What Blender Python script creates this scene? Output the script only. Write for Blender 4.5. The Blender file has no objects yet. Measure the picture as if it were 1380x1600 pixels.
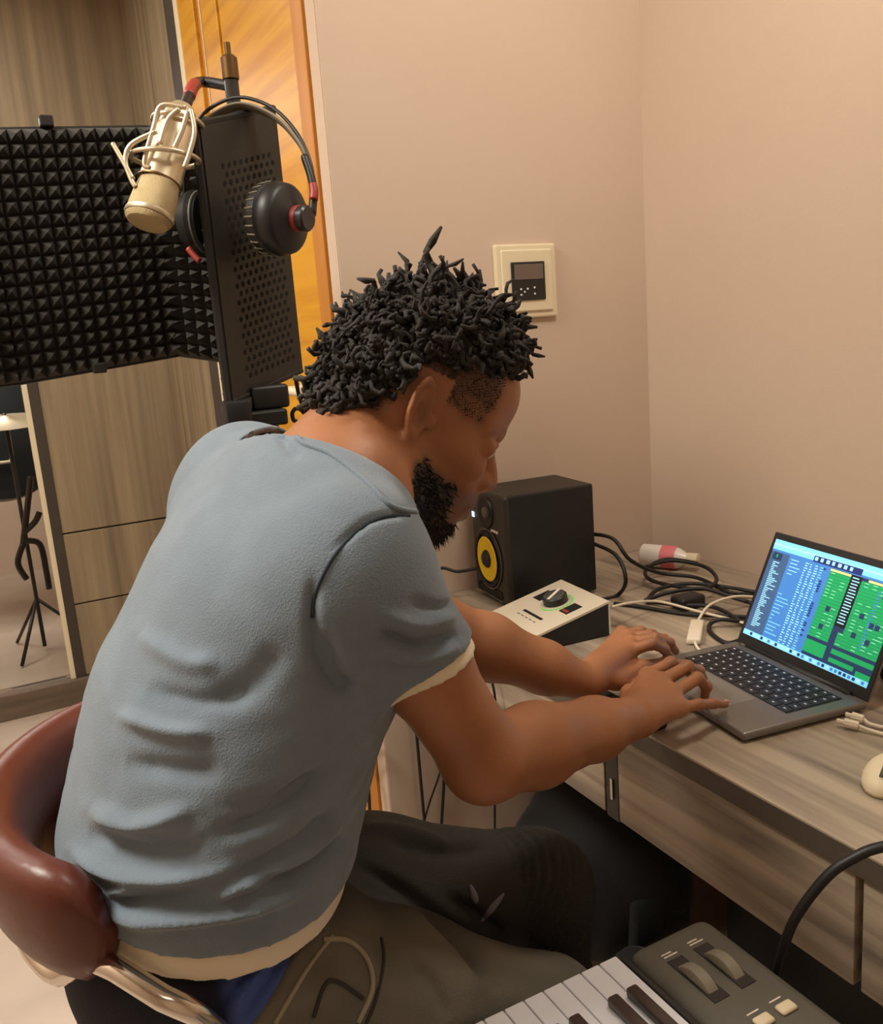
import bpy, bmesh, math, random
import numpy as np
from mathutils import Vector, Matrix
from mathutils.bvhtree import BVHTree
random.seed(7); rng = np.random.default_rng(7)
S = bpy.context.scene
COL = S.collection

# ------------------------------------------------------------------ camera
CAMZ = 1.33; FPX = 1380.0
def cam_axes(p, r, yw):
    p, r, yw = [math.radians(a) for a in (p, r, yw)]
    f = np.array([math.sin(yw)*math.cos(p), math.cos(yw)*math.cos(p), -math.sin(p)])
    rt = np.array([math.cos(yw), -math.sin(yw), 0.0]); up = np.cross(rt, f)
    return math.cos(r)*rt+math.sin(r)*up, -math.sin(r)*rt+math.cos(r)*up, f
CR, CU, CF = cam_axes(11.8, -4.35, 26.9)
CP = np.array([0, 0, CAMZ])
cd = bpy.data.cameras.new('camera'); cam = bpy.data.objects.new('camera', cd); COL.objects.link(cam)
cd.sensor_fit = 'HORIZONTAL'; cd.sensor_width = 36; cd.lens = 36*FPX/1380; cd.clip_start = .02
m = Matrix.Identity(4)
for i in range(3):
    m[i][0] = CR[i]; m[i][1] = CU[i]; m[i][2] = -CF[i]; m[i][3] = CP[i]
cam.matrix_world = m
S.camera = cam
# ------------------------------------------------------------------ light and exposure
S.view_settings.view_transform = 'Standard'; S.view_settings.look = 'None'
S.view_settings.gamma = 1; S.view_settings.use_curve_mapping = False
S.view_settings.exposure = 0.04
w = bpy.data.worlds.new('world'); S.world = w; w.use_nodes = True
w.node_tree.nodes['Background'].inputs[0].default_value = (1, .9, .78, 1)
w.node_tree.nodes['Background'].inputs[1].default_value = .05
def area(name, loc, size, power, col=(1, .87, .7), rot=(0, 0, 0)):
    l = bpy.data.lights.new(name, 'AREA'); l.shape = 'RECTANGLE'; l.size, l.size_y = size
    l.energy = power; l.color = col
    o = bpy.data.objects.new(name, l); COL.objects.link(o); o.location = loc; o.rotation_euler = rot
    return o
area('ceiling_lamp_key', (-.75, 1.25, 2.57), (.5, .7), 50, (1, .93, .82))
area('added_fill_wall', (.95, .75, 2.55), (.5, .4), 15, (1, .92, .81), (math.radians(38), 0, 0))  # added fill without a fixture, tilted to brighten the back wall
area('added_fill_rear', (.2, -.8, 2.57), (.9, .5), 2.5, (1, .90, .78))  # weak added fill from behind the camera, no fixture
area('ceiling_lamp_far', (-.3, 2.8, 2.57), (.8, .8), 15, (1, .92, .80))
area('ceiling_lamp_next_room', (-.3, 4.6, 2.5), (.9, .9), 45, (1, .95, .85))

# ------------------------------------------------------------------ pixel helpers (1380 x 1600 frame)
def ray(x, y): return CF+(x-690)/FPX*CR-(y-800)/FPX*CU
def D(x, y, d): return CP+ray(x, y)*d
def Zp(x, y, z): r = ray(x, y); return CP+r*(z-CAMZ)/r[2]
def Xp(x, y, X): r = ray(x, y); return CP+r*X/r[0]
def Yp(x, y, Y): r = ray(x, y); return CP+r*Y/r[1]
def project(P):
    v = np.asarray(P)-CP; z = v@CF
    return 690+FPX*(v@CR)/z, 800-FPX*(v@CU)/z, z

# ------------------------------------------------------------------ materials
def lin(r, g, b):
    f = lambda c: (c/255/12.92) if c/255 <= .04045 else ((c/255+.055)/1.055)**2.4
    return (f(r), f(g), f(b), 1)
MATS = {}
def mat(name, col, rough=.6, metal=0, var=None, scale=(6, 6, 6), amount=.5, bump=0, bscale=60, emit=0, spec=.5, coat=0, sheen=0, attr=None, alpha=1, trans=0):
    if name in MATS: return MATS[name]
    M = bpy.data.materials.new(name); M.use_nodes = True; MATS[name] = M
    n = M.node_tree.nodes; L = M.node_tree.links; b = n['Principled BSDF']
    b.inputs['Base Color'].default_value = col; b.inputs['Roughness'].default_value = rough
    b.inputs['Metallic'].default_value = metal; b.inputs['Specular IOR Level'].default_value = spec
    b.inputs['Coat Weight'].default_value = coat; b.inputs['Sheen Weight'].default_value = sheen
    b.inputs['Transmission Weight'].default_value = trans
    tc = n.new('ShaderNodeTexCoord')
    if var is not None:
        mp = n.new('ShaderNodeMapping'); mp.inputs['Scale'].default_value = scale
        L.new(tc.outputs['Object'], mp.inputs['Vector'])
        nz = n.new('ShaderNodeTexNoise'); nz.inputs['Scale'].default_value = 1; nz.inputs['Detail'].default_value = 5
        L.new(mp.outputs[0], nz.inputs['Vector'])
        rp = n.new('ShaderNodeValToRGB'); rp.color_ramp.elements[0].position = .5-amount/2; rp.color_ramp.elements[1].position = .5+amount/2
        rp.color_ramp.elements[0].color = col; rp.color_ramp.elements[1].color = var
        L.new(nz.outputs['Fac'], rp.inputs[0]); L.new(rp.outputs[0], b.inputs['Base Color'])
    if attr:
        at = n.new('ShaderNodeAttribute'); at.attribute_name = attr
        L.new(at.outputs['Color'], b.inputs['Base Color'])
    if bump:
        nz2 = n.new('ShaderNodeTexNoise'); nz2.inputs['Scale'].default_value = bscale; nz2.inputs['Detail'].default_value = 3
        L.new(tc.outputs['Object'], nz2.inputs['Vector'])
        bp = n.new('ShaderNodeBump'); bp.inputs['Strength'].default_value = bump; bp.inputs['Distance'].default_value = .002
        L.new(nz2.outputs['Fac'], bp.inputs['Height']); L.new(bp.outputs[0], b.inputs['Normal'])
    if emit:
        b.inputs['Emission Color'].default_value = col; b.inputs['Emission Strength'].default_value = emit
    return M
M_wall = mat('wall_paint', lin(205, 184, 164), .85, var=lin(199, 177, 157), scale=(1.5, 1.5, 1.5), bump=.12, bscale=160)
M_white = mat('white_paint', lin(225, 218, 205), .7)
M_floor = mat('floor_tile', lin(190, 174, 158), .4, var=lin(168, 152, 136), scale=(3, 5, 3), bump=.03)
M_panel = mat('wood_panel', lin(116, 102, 82), .55, var=lin(160, 142, 114), scale=(26, 26, .9), amount=.45, bump=.1)
M_panel_dk = mat('dark_wood', lin(84, 72, 60), .55, var=lin(112, 96, 80), scale=(3, 30, 30), bump=.1)
M_frame = mat('dark_metal_frame', lin(60, 54, 48), .5)
M_black = mat('black_plastic', lin(26, 26, 26), .45)
M_blackm = mat('black_metal', lin(48, 45, 40), .4, metal=.3)
M_foam = mat('foam', lin(48, 46, 41), .9, bump=.3, bscale=300)
M_rubber = mat('rubber', lin(20, 20, 21), .5)
M_chrome = mat('chrome', lin(225, 220, 212), .14, metal=1)
M_cham = mat('champagne_metal', lin(214, 200, 172), .34, metal=.75)
M_mesh = mat('mic_grille', lin(176, 158, 118), .5, metal=.6, bump=.8, bscale=900)
M_brass = mat('brass', lin(104, 76, 44), .4, metal=.7)
M_red = mat('red_plastic', lin(150, 52, 44), .45)
M_leather = mat('brown_leather', lin(100, 50, 36), .38, var=lin(88, 42, 30), scale=(14, 14, 14), bump=.15, bscale=120)
M_cream = mat('cream_plastic', lin(222, 208, 176), .5)
M_keyw = mat('white_key', lin(224, 226, 232), .35)
M_keyb = mat('black_key', lin(62, 50, 46), .35)
M_grey = mat('grey_plastic', lin(88, 86, 76), .55, bump=.15, bscale=400)
M_wheel = mat('wheel_rubber', lin(128, 122, 106), .5)
M_alu = mat('space_grey_aluminium', lin(128, 125, 122), .38, metal=.6)
M_laptopk = mat('laptop_key', lin(30, 30, 36), .5)
M_led = mat('led_white', (1, 1, 1, 1), .5, emit=2)
M_yellow = mat('yellow_cone', lin(235, 200, 20), .5, bump=.2, bscale=200)
M_silver = mat('silver_panel', lin(220, 210, 188), .4, metal=.15)
M_green = mat('green_led', lin(70, 190, 60), .5, emit=.5)
M_wcable = mat('white_cable', lin(226, 214, 192), .5)
M_pink = mat('pink_label', lin(225, 120, 130), .4)
M_clearp = mat('bottle_plastic', lin(230, 222, 214), .25)
M_tan = mat('tan_sole', lin(196, 164, 112), .7)
M_cloth_blk = mat('black_cloth', lin(19, 21, 22), .9, sheen=.1, bump=.4, bscale=150)

def wood_desk():
    M = bpy.data.materials.new('desk_laminate'); M.use_nodes = True
    n = M.node_tree.nodes; L = M.node_tree.links; b = n['Principled BSDF']; b.inputs['Roughness'].default_value = .42
    tc = n.new('ShaderNodeTexCoord'); mp = n.new('ShaderNodeMapping'); mp.inputs['Scale'].default_value = (28, 1.6, 28)
    L.new(tc.outputs['Object'], mp.inputs[0])
    nz = n.new('ShaderNodeTexNoise'); nz.inputs['Scale'].default_value = 1; nz.inputs['Detail'].default_value = 6; nz.inputs['Distortion'].default_value = .6
    L.new(mp.outputs[0], nz.inputs['Vector'])
    r = n.new('ShaderNodeValToRGB'); e = r.color_ramp.elements
    e[0].position = .32; e[0].color = lin(106, 96, 86); e[1].position = .62; e[1].color = lin(178, 163, 142)
    x = e.new(.46); x.color = lin(150, 136, 118)
    L.new(nz.outputs['Fac'], r.inputs[0]); L.new(r.outputs[0], b.inputs['Base Color'])
    mp2 = n.new('ShaderNodeMapping'); mp2.inputs['Scale'].default_value = (220, 5, 220); L.new(tc.outputs['Object'], mp2.inputs[0])
    nz2 = n.new('ShaderNodeTexNoise'); nz2.inputs['Scale'].default_value = 1; L.new(mp2.outputs[0], nz2.inputs['Vector'])
    bp = n.new('ShaderNodeBump'); bp.inputs['Strength'].default_value = .15; bp.inputs['Distance'].default_value = .001
    L.new(nz2.outputs['Fac'], bp.inputs['Height']); L.new(bp.outputs[0], b.inputs['Normal'])
    return M
M_desk = wood_desk()
def orange_wood():
    M = bpy.data.materials.new('orange_veneer'); M.use_nodes = True
    n = M.node_tree.nodes; L = M.node_tree.links; b = n['Principled BSDF']; b.inputs['Roughness'].default_value = .4
    tc = n.new('ShaderNodeTexCoord'); mp = n.new('ShaderNodeMapping'); mp.inputs['Rotation'].default_value = (math.radians(40), 0, 0)
    mp.inputs['Scale'].default_value = (1, 1.5, 34); L.new(tc.outputs['Object'], mp.inputs[0])
    nz = n.new('ShaderNodeTexNoise'); nz.inputs['Scale'].default_value = 1; nz.inputs['Detail'].default_value = 4; L.new(mp.outputs[0], nz.inputs['Vector'])
    r = n.new('ShaderNodeValToRGB'); e = r.color_ramp.elements
    e[0].position = .3; e[0].color = lin(188, 126, 14); e[1].position = .6; e[1].color = lin(212, 154, 24)
    L.new(nz.outputs['Fac'], r.inputs[0]); L.new(r.outputs[0], b.inputs['Base Color'])
    return M
M_orange = orange_wood()
M_orange_dk = mat('orange_edge', lin(176, 112, 34), .5, var=lin(196, 130, 44), scale=(20, 20, 1))
def glass_mat():
    M = bpy.data.materials.new('clear_glass'); M.use_nodes = True
    b = M.node_tree.nodes['Principled BSDF']; b.inputs['Transmission Weight'].default_value = 1
    b.inputs['Roughness'].default_value = 0; b.inputs['IOR'].default_value = 1.12
    return M
M_glass = glass_mat()

# ------------------------------------------------------------------ mesh helpers
def link(o, parent=None, world=True):
    COL.objects.link(o)
    if parent is not None:
        o.parent = parent
        if world: o.matrix_parent_inverse = world_inv(parent)
    return o
def world_inv(p):
    M = Matrix.Identity(4); q = p
    while q is not None:
        M = q.matrix_parent_inverse @ q.matrix_basis @ M if q.parent else q.matrix_basis @ M
        q = q.parent
    return M.inverted()
def obj(name, bm, material, parent=None, world=True, smooth=False, mats=None):
    me = bpy.data.meshes.new(name)
    bmesh.ops.recalc_face_normals(bm, faces=bm.faces[:])
    bm.to_mesh(me); bm.free()
    for mm in (mats or [material]): me.materials.append(mm)
    if smooth:
        me.polygons.foreach_set('use_smooth', [True]*len(me.polygons))
        if smooth != 'all':
            try: me.set_sharp_from_angle(angle=math.radians(38))
            except Exception: pass
    return link(bpy.data.objects.new(name, me), parent, world)
def tag(o, label, cat, group=None):
    o['label'] = label; o['category'] = cat
    if group: o['group'] = group
    return o
def struct(o): o['kind'] = 'structure'; return o
def thing(name, label, cat, loc=(0, 0, 0), rz=0, group=None, rot=None):
    o = bpy.data.objects.new(name, None); COL.objects.link(o); o.location = loc
    o.rotation_euler = rot if rot else (0, 0, rz); o.empty_display_size = .05
    return tag(o, label, cat, group)
def B(): return bmesh.new()
def box(bm, lo, hi, bev=0, seg=2, M=None, mi=0):
    lo = Vector(lo); hi = Vector(hi); c = (lo+hi)/2; s = hi-lo
    r = bmesh.ops.create_cube(bm, size=1, matrix=Matrix.Translation(c) @ Matrix.Diagonal((s.x, s.y, s.z, 1)))
    vs = r['verts']
    if bev:
        es = list({e for v in vs for e in v.link_edges})
        r2 = bmesh.ops.bevel(bm, geom=es, offset=bev, segments=seg, affect='EDGES', profile=.5)
        vs = list({v for f in r2['faces'] for v in f.verts} | {v for v in vs if v.is_valid})
    if mi:
        for f in {f for v in vs for f in v.link_faces}: f.material_index = mi
    if M is not None: bmesh.ops.transform(bm, matrix=M, verts=vs)
    return vs
def lathe(bm, prof, M=None, n=28, cap=True):
    """prof: list of (r, z) revolved about z"""
    rings = []
    for r, z in prof:
        rings.append([bm.verts.new((r*math.cos(2*math.pi*i/n), r*math.sin(2*math.pi*i/n), z)) for i in range(n)])
    for a, b in zip(rings, rings[1:]):
        for i in range(n): bm.faces.new((a[i], a[(i+1) % n], b[(i+1) % n], b[i]))
    if cap:
        bm.faces.new(rings[0][::-1]); bm.faces.new(rings[-1])
    vs = [v for r in rings for v in r]
    if M is not None: bmesh.ops.transform(bm, matrix=M, verts=vs)
    return vs
def axisM(p, d, up=(0, 0, 1)):
    d = Vector(d).normalized(); return Matrix.Translation(Vector(p)) @ d.to_track_quat('Z', 'Y').to_matrix().to_4x4()
def catmull(P, k=8, closed=False):
    P = [np.array(p, float) for p in P]; n = len(P); out = []
    if n < 3: return P
    for i in range(n if closed else n-1):
        if closed: a, b, c, d = P[i-1], P[i], P[(i+1) % n], P[(i+2) % n]
        else: a, b, c, d = P[max(i-1, 0)], P[i], P[i+1], P[min(i+2, n-1)]
        for j in range(k):
            t = j/k
            out.append(.5*((2*b)+(c-a)*t+(2*a-5*b+4*c-d)*t*t+(3*b-a-3*c+d)*t**3))
    if not closed: out.append(P[-1])
    return out
def tube(bm, P, r, n=8, closed=False, flat=None):
    """tube along points; r number or list; flat=(wide factor, direction) flattens it"""
    P = [Vector(p) for p in P]; N = len(P); rings = []; nrm = None
    for i in range(N):
        t = (P[(i+1) % N]-P[i-1]) if closed else (P[min(i+1, N-1)]-P[max(i-1, 0)])
        t = t.normalized() if t.length > 1e-9 else Vector((0, 0, 1))
        if flat: u = Vector(flat[1]); u = (u-t*u.dot(t)).normalized()
        elif nrm is None: u = t.orthogonal().normalized()
        else: u = (nrm-t*nrm.dot(t)); u = u.normalized() if u.length > 1e-6 else t.orthogonal().normalized()
        nrm = u; v = t.cross(u); rr = r[i] if hasattr(r, '__len__') else r; k = flat[0] if flat else 1
        rings.append([bm.verts.new(P[i]+u*(rr*k*math.cos(2*math.pi*j/n))+v*(rr*math.sin(2*math.pi*j/n))) for j in range(n)])
    for i in range(N if closed else N-1):
        a, b = rings[i], rings[(i+1) % N]
        for j in range(n): bm.faces.new((a[j], a[(j+1) % n], b[(j+1) % n], b[j]))
    if not closed: bm.faces.new(rings[0][::-1]); bm.faces.new(rings[-1])
    return rings
def cable(name, pts, r, material, label, group=None, k=8, parent=None, cat='cable'):
    b = B(); tube(b, catmull(pts, k), r, 8)
    o = obj(name, b, material, parent, smooth='all')
    if parent is None: tag(o, label, cat, group)
    return o
# ------------------------------------------------------------------ the room
WX = .67; WY = 1.68; RX = 1.44; FY = 3.58; CEIL = 2.6; LX = -1.5; BY = -1.4
def sbox(name, lo, hi, m, parent=None, bev=0):
    b = B(); box(b, lo, hi, bev); o = obj(name, b, m, parent)
    if parent is None: struct(o)
    return o
sbox('floor', (LX-.1, BY-.1, -.1), (RX+.1, 6.2, 0), M_floor)
sbox('ceiling', (LX-.1, BY-.1, CEIL), (RX+.1, 6.2, CEIL+.1), M_white)
sbox('wall_back', (WX, WY, 0), (RX+.1, WY+.12, CEIL), M_wall)
sbox('wall_right', (RX, BY-.1, 0), (RX+.1, WY, CEIL), M_wall)
sbox('wall_left', (LX-.1, BY-.1, 0), (LX, 6.2, CEIL), M_wall)
sbox('wall_front', (LX, BY-.1, 0), (RX, BY, CEIL), M_wall)
sbox('wall_next_room', (LX, 6.1, 0), (RX+.1, 6.2, CEIL), M_wall)
sbox('wall_next_side', (1.2, FY+.12, 0), (1.3, 6.1, CEIL), M_wall)
# side wall behind the corner: door opening y 1.72..2.70
sbox('wall_side', (WX+.03, WY+.12, 0), (WX+.12, FY, CEIL), M_panel)
sbox('trim_1', (WX-.002, WY+.003, 0), (WX+.03, WY+.05, CEIL), M_wall)
sbox('trim_2', (WX-.012, 2.705, 0), (WX+.03, 2.83, CEIL), M_frame)
for i, (y0, y1) in enumerate(((2.83, 3.2), (3.2, FY))):
    sbox('side_panel', (WX+.005, y0+.003, 0.1), (WX+.03, y1-.003, CEIL), M_panel, bpy.data.objects['wall_side'])
# orange door in the side wall
dr = thing('door_1', 'orange veneered wooden door with diagonal grain beside the painted wall', 'door', (WX, 2.2, 0)); struct(dr)
def wp(name, lo, hi, m, parent, bev=0): b = B(); box(b, lo, hi, bev); return obj(name, b, m, parent)
wp('door_leaf', (WX-.004, 1.80, .01), (WX+.03, 2.30, CEIL-.02), M_orange, dr, .002)
wp('door_edge_strip', (WX-.008, 1.735, .01), (WX+.03, 1.797, CEIL-.02), M_orange_dk, dr, .002)
wp('door_frame', (WX-.010, 2.303, .01), (WX+.03, 2.44, CEIL-.02), M_orange, dr, .002)
wp('frame_groove', (WX-.004, 2.44, .01), (WX+.03, 2.50, CEIL-.02), M_orange_dk, dr)
wp('door_frame', (WX-.014, 2.50, .01), (WX+.03, 2.66, CEIL-.02), M_orange, dr, .002)
wp('frame_edge', (WX-.016, 2.66, .01), (WX+.03, 2.704, CEIL-.02), M_cream, dr, .002)
b = B(); box(b, (WX-.007, 2.464, 1.75), (WX-.003, 2.472, 2.35), .001); obj('hinge_strip', b, M_cham, dr)
h = wp('door_handle', (WX-.012, 1.925, 1.02), (WX-.003, 1.965, 1.24), M_cream, dr, .003)
b = B(); tube(b, catmull([(WX-.01, 1.945, 1.215), (WX-.05, 1.943, 1.215), (WX-.055, 1.90, 1.215), (WX-.052, 1.83, 1.213)], 5), .0095, 10); obj('lever', b, M_cream, h, smooth='all')
# far wall: wood panels and a glass door
wf = sbox('wall_far', (.185, FY+.02, 0), (1.3, FY+.12, CEIL), M_panel_dk)
zs = [.1, .39, .67, 1.62, CEIL]
for z0, z1 in zip(zs, zs[1:]):
    b = B(); box(b, (.2, FY-.005, z0+.003), (WX+.03, FY+.02, z1-.003), .002); obj('wood_panel', b, M_panel, wf)
sbox('wall_far_lintel', (LX, FY, 2.35), (.185, FY+.12, CEIL), M_panel)
gd = thing('window_1', 'tall glass door with dark frame beside wood panelling', 'glass door', (-.5, FY, 0)); struct(gd)
b = B(); box(b, (.165, FY-.012, .1), (.2, FY+.05, 2.4)); obj('frame_post', b, M_frame, gd)
b = B(); box(b, (.147, FY-.006, .1), (.165, FY+.04, 2.4)); obj('frame_liner', b, M_cream, gd)
b = B(); box(b, (LX, FY+.005, .11), (.147, FY+.013, 2.35)); obj('glass_pane', b, M_glass, gd)
b = B(); box(b, (LX, FY-.03, 0), (WX+.03, FY+.06, .1), .004); struct(obj('trim_3', b, M_panel_dk, None))

# ------------------------------------------------------------------ desk
DX = .755; DZ = .75; AX = .765
desk = thing('desk', 'long grey wood laminate desk with drawer fronts along the wall', 'desk', (1.1, .6, 0))
wp('desk_top', (DX, -.5, DZ-.004), (RX-.002, WY-.003, DZ), M_desk, desk, .001)
wp('edge_band', (DX+.0005, -.5, DZ-.032), (RX-.002, WY-.003, DZ-.0042), mat('dark_edge', lin(74, 66, 58), .5, var=lin(92, 80, 68), scale=(4, 4, 30)), desk)
for i, (y0, y1) in enumerate(((1.02, WY-.02), (.575, .985), (.10, .565), (-.4, .09))):
    d_ = wp('drawer_front', (AX, y0, .57), (AX+.02, y1, DZ-.034), M_desk, desk, .0015)
wp('leg_bracket', (AX+.001, .987, .565), (AX+.03, 1.018, DZ-.034), M_blackm, desk, .002)
b = B(); box(b, (AX-.003, .998, .60), (AX+.001, 1.003, .635), .001); obj('bracket_slot', b, M_chrome, desk)
wp('drawer_case', (AX+.021, -.4, .575), (RX-.01, WY-.02, DZ-.034), M_panel_dk, desk)
wp('shade_panel', (1.2, -.4, 0), (1.22, 1.2, .575), M_black, desk)  # black sheet added to stand in for the deep shade under the desk
wp('side_support', (AX+.06, -.44, 0), (1.36, -.405, DZ-.034), M_panel_dk, desk)
wp('side_support', (1.25, 1.2, 0), (RX-.01, 1.24, .575), M_panel_dk, desk)

# ------------------------------------------------------------------ thermostat panel
th = thing('wall_control_panel', 'cream framed wall control panel with dark screen and buttons', 'control panel', (1.1, WY, 1.41))
x0, x1, z0, z1 = 1.02, 1.176, 1.335, 1.492
wp('plate', (x0, WY-.012, z0), (x1, WY+.001, z1), M_cream, th, .004)
wp('raised_frame', (x0+.012, WY-.017, z0+.014), (x1-.014, WY-.011, z1-.012), M_cream, th, .003)
wp('bezel', (x0+.034, WY-.021, z0+.038), (x1-.036, WY-.016, z1-.038), M_black, th, .002)
wp('screen', (x0+.040, WY-.0225, z0+.082), (x1-.042, WY-.020, z1-.043), mat('lcd', lin(104, 90, 80), .25), th)
for (u, v) in ((.055, .062), (.072, .062), (.09, .064), (.055, .050), (.064, .056), (.09, .051)):
    b = B(); lathe(b, [(.0022, 0), (.0022, .0015)], axisM((x0+u, WY-.021, z0+v), (0, -1, 0)), 8); obj('button', b, M_white, th)

# ------------------------------------------------------------------ studio monitor
SR = math.radians(-95.5)
sp = thing('studio_monitor', 'black studio monitor speaker with yellow cone on the desk', 'speaker', (.9, 1.568, DZ), SR)
SW, SD, SH = .158, .212, .238
def lp(name, bm, m, parent, smooth=False): return obj(name, bm, m, parent, world=False, smooth=smooth)
b = B(); box(b, (-SW/2, .012, .006), (SW/2, SD, SH), .004); lp('cabinet', b, M_black, sp)
b = B(); box(b, (-SW/2-.001, 0, .006), (SW/2+.001, .02, SH+.001), .010, 4); fr = lp('front_baffle', b, mat('baffle', lin(44, 42, 38), .45), sp, True)
b = B(); box(b, (-SW/2+.012, .015, 0), (SW/2-.012, SD-.01, .008)); lp('foot_pad', b, M_rubber, sp)
FM = lambda x, z, y=0: Matrix.Translation((x, y, z)) @ Matrix.Rotation(math.radians(90), 4, 'X')
b = B(); lathe(b, [(.062, -.001), (.060, .006), (.055, .004), (.053, -.006)], FM(0, .095), 40, cap=False); lp('woofer_surround', b, M_rubber, sp, True)
b = B(); lathe(b, [(.064, .001), (.066, .003), (.064, .004), (.062, .003)], FM(0, .095), 40, cap=False); lp('woofer_ring', b, M_grey, sp, True)
b = B(); lathe(b, [(.048, .0055), (.044, .007), (.030, .002), (.019, .0005)], FM(0, .095), 40); lp('cone', b, M_yellow, sp, True)
b = B(); lathe(b, [(.021, .001), (.019, .008), (.013, .013), (.004, .015)], FM(0, .095), 28); lp('dust_cap', b, M_black, sp, True)
b = B(); lathe(b, [(.034, -.001), (.033, .004), (.022, .001), (.014, .0006)], FM(0, .195), 32); lp('tweeter_guide', b, M_rubber, sp, True)
b = B(); lathe(b, [(.013, .0005), (.011, .006), (.004, .009)], FM(0, .195), 24); lp('tweeter_dome', b, M_grey, sp, True)
b = B(); box(b, (-.058, -.0015, .016), (.058, .004, .034), .006, 3); lp('port_slot', b, mat('port_black', lin(8, 8, 8), .7), sp, True)
b = B(); box(b, (-.058, -.0028, .012), (.058, .003, .0155), .0015); lp('port_lip', b, M_grey, sp)
b = B(); box(b, (-.073, -.002, .174), (-.062, .002, .186), .001); lp('power_badge', b, mat('badge_blue', lin(200, 220, 255), .4, emit=1.2), sp)
b = B()
for k in range(5): box(b, (.020+k*.0065, -.002, .158+.0008*((k % 2)*2-1)), (.0255+k*.0065, .001, .1625), .0005)
lp('brand_mark', b, M_white, sp)

# ------------------------------------------------------------------ audio interface
ai = thing('audio_interface', 'silver wedge audio interface with large knob and green lights', 'audio interface', (.812, 1.345, DZ), math.radians(-94.8))
W2, AD, H0, H1 = .085, .158, .030, .066
def prism(bm, poly, x0, x1):
    a = [bm.verts.new((x0, y, z)) for y, z in poly]; c = [bm.verts.new((x1, y, z)) for y, z in poly]
    n = len(poly); bm.faces.new(a[::-1]); bm.faces.new(c)
    for i in range(n): bm.faces.new((a[i], a[(i+1) % n], c[(i+1) % n], c[i]))
b = B(); prism(b, [(0, .003), (AD, .003), (AD, H1-.004), (0, H0-.004)], -W2+.002, W2-.002); lp('chassis', b, M_black, ai)
for s in (-1, 1):
    b = B(); prism(b, [(-.002, .002), (AD-.002, .002), (AD-.002, H1-.008), (AD-.012, H1-.003), (-.002, H0-.003)], s*W2-(.003 if s > 0 else 0), s*W2+(.003 if s < 0 else 0)); lp('side_cheek', b, M_black, ai)
sl = (H1-H0)/AD; ang = math.atan(sl)
TM = Matrix.Translation((0, 0, H0)) @ Matrix.Rotation(ang, 4, 'X'); LT = AD/math.cos(ang)
b = B(); box(b, (-W2-.001, -.003, -.004), (W2+.001, LT, .0015), .0012, M=TM); top = lp('top_panel', b, M_silver, ai)
b = B(); box(b, (-W2-.001, AD-.002, .003), (W2+.001, AD+.002, H1), .001); lp('rear_panel', b, M_silver, ai)
b = B(); lathe(b, [(.0, .0016), (.031, .0016), (.031, .003), (0, .003)], TM @ Matrix.Translation((.0, .098, 0)), 32, cap=False); lp('knob_plate', b, M_silver, ai)
b = B(); lathe(b, [(.024, .003), (.024, .016), (.021, .019), (.004, .019)], TM @ Matrix.Translation((0, .098, 0)), 36); kb_ = lp('volume_knob', b, M_black, ai, True)
b = B(); lathe(b, [(.0205, .0192), (.0185, .0196), (.004, .0196)], TM @ Matrix.Translation((0, .098, 0)), 32); lp('knob_cap', b, mat('knob_cap_metal', lin(150, 148, 140), .25, metal=.8), kb_, True)
b = B(); box(b, (-.003, .076, .0195), (.003, .120, .0205), .0004, M=TM @ Matrix.Translation((0, .098, 0)) @ Matrix.Rotation(.5, 4, 'Z') @ Matrix.Translation((0, -.098, 0))); lp('pointer', b, M_white, kb_)
for k in range(18):
    a = math.radians(-60+k*14)
    b = B(); box(b, (-.0022, .027, .0018), (.0022, .034, .0026), M=TM @ Matrix.Translation((0, .098, 0)) @ Matrix.Rotation(-a, 4, 'Z')); lp('level_light', b, M_green, ai)
b = B(); box(b, (-.063, .082, .0016), (-.036, .118, .0022), M=TM); lp('meter_display', b, M_black, ai)
b = B(); box(b, (.036, .082, .0016), (.063, .118, .0022), M=TM); lp('meter_display', b, M_black, ai)
b = B(); box(b, (.040, .086, .0022), (.058, .092, .0026), M=TM); lp('meter_light', b, M_red, ai)
b = B(); box(b, (-.03, .040, .0016), (.04, .046, .0024), .0005, M=TM); lp('button_strip', b, M_black, ai)
for k in range(5):
    b = B(); box(b, (-.03+k*.015, .028, .0016), (-.022+k*.015, .030, .002), M=TM); lp('printed_legend', b, M_grey, ai)
b = B(); box(b, (-W2-.002, -.006, .003), (W2+.002, .001, H0-.004), .0015); lp('front_panel', b, M_black, ai)
for x, m_, r in ((-.066, M_cham, .006), (-.042, M_blackm, .005), (.058, M_cham, .006)):
    b = B(); lathe(b, [(r, 0), (r, .006), (r*.55, .008)], Matrix.Translation((x, -.006, .016)) @ Matrix.Rotation(math.radians(90), 4, 'X'), 14); lp('front_jack', b, m_, ai)
b = B(); box(b, (-.02, -.0068, .014), (.02, -.0058, .019)); lp('maker_print', b, M_grey, ai)

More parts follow.
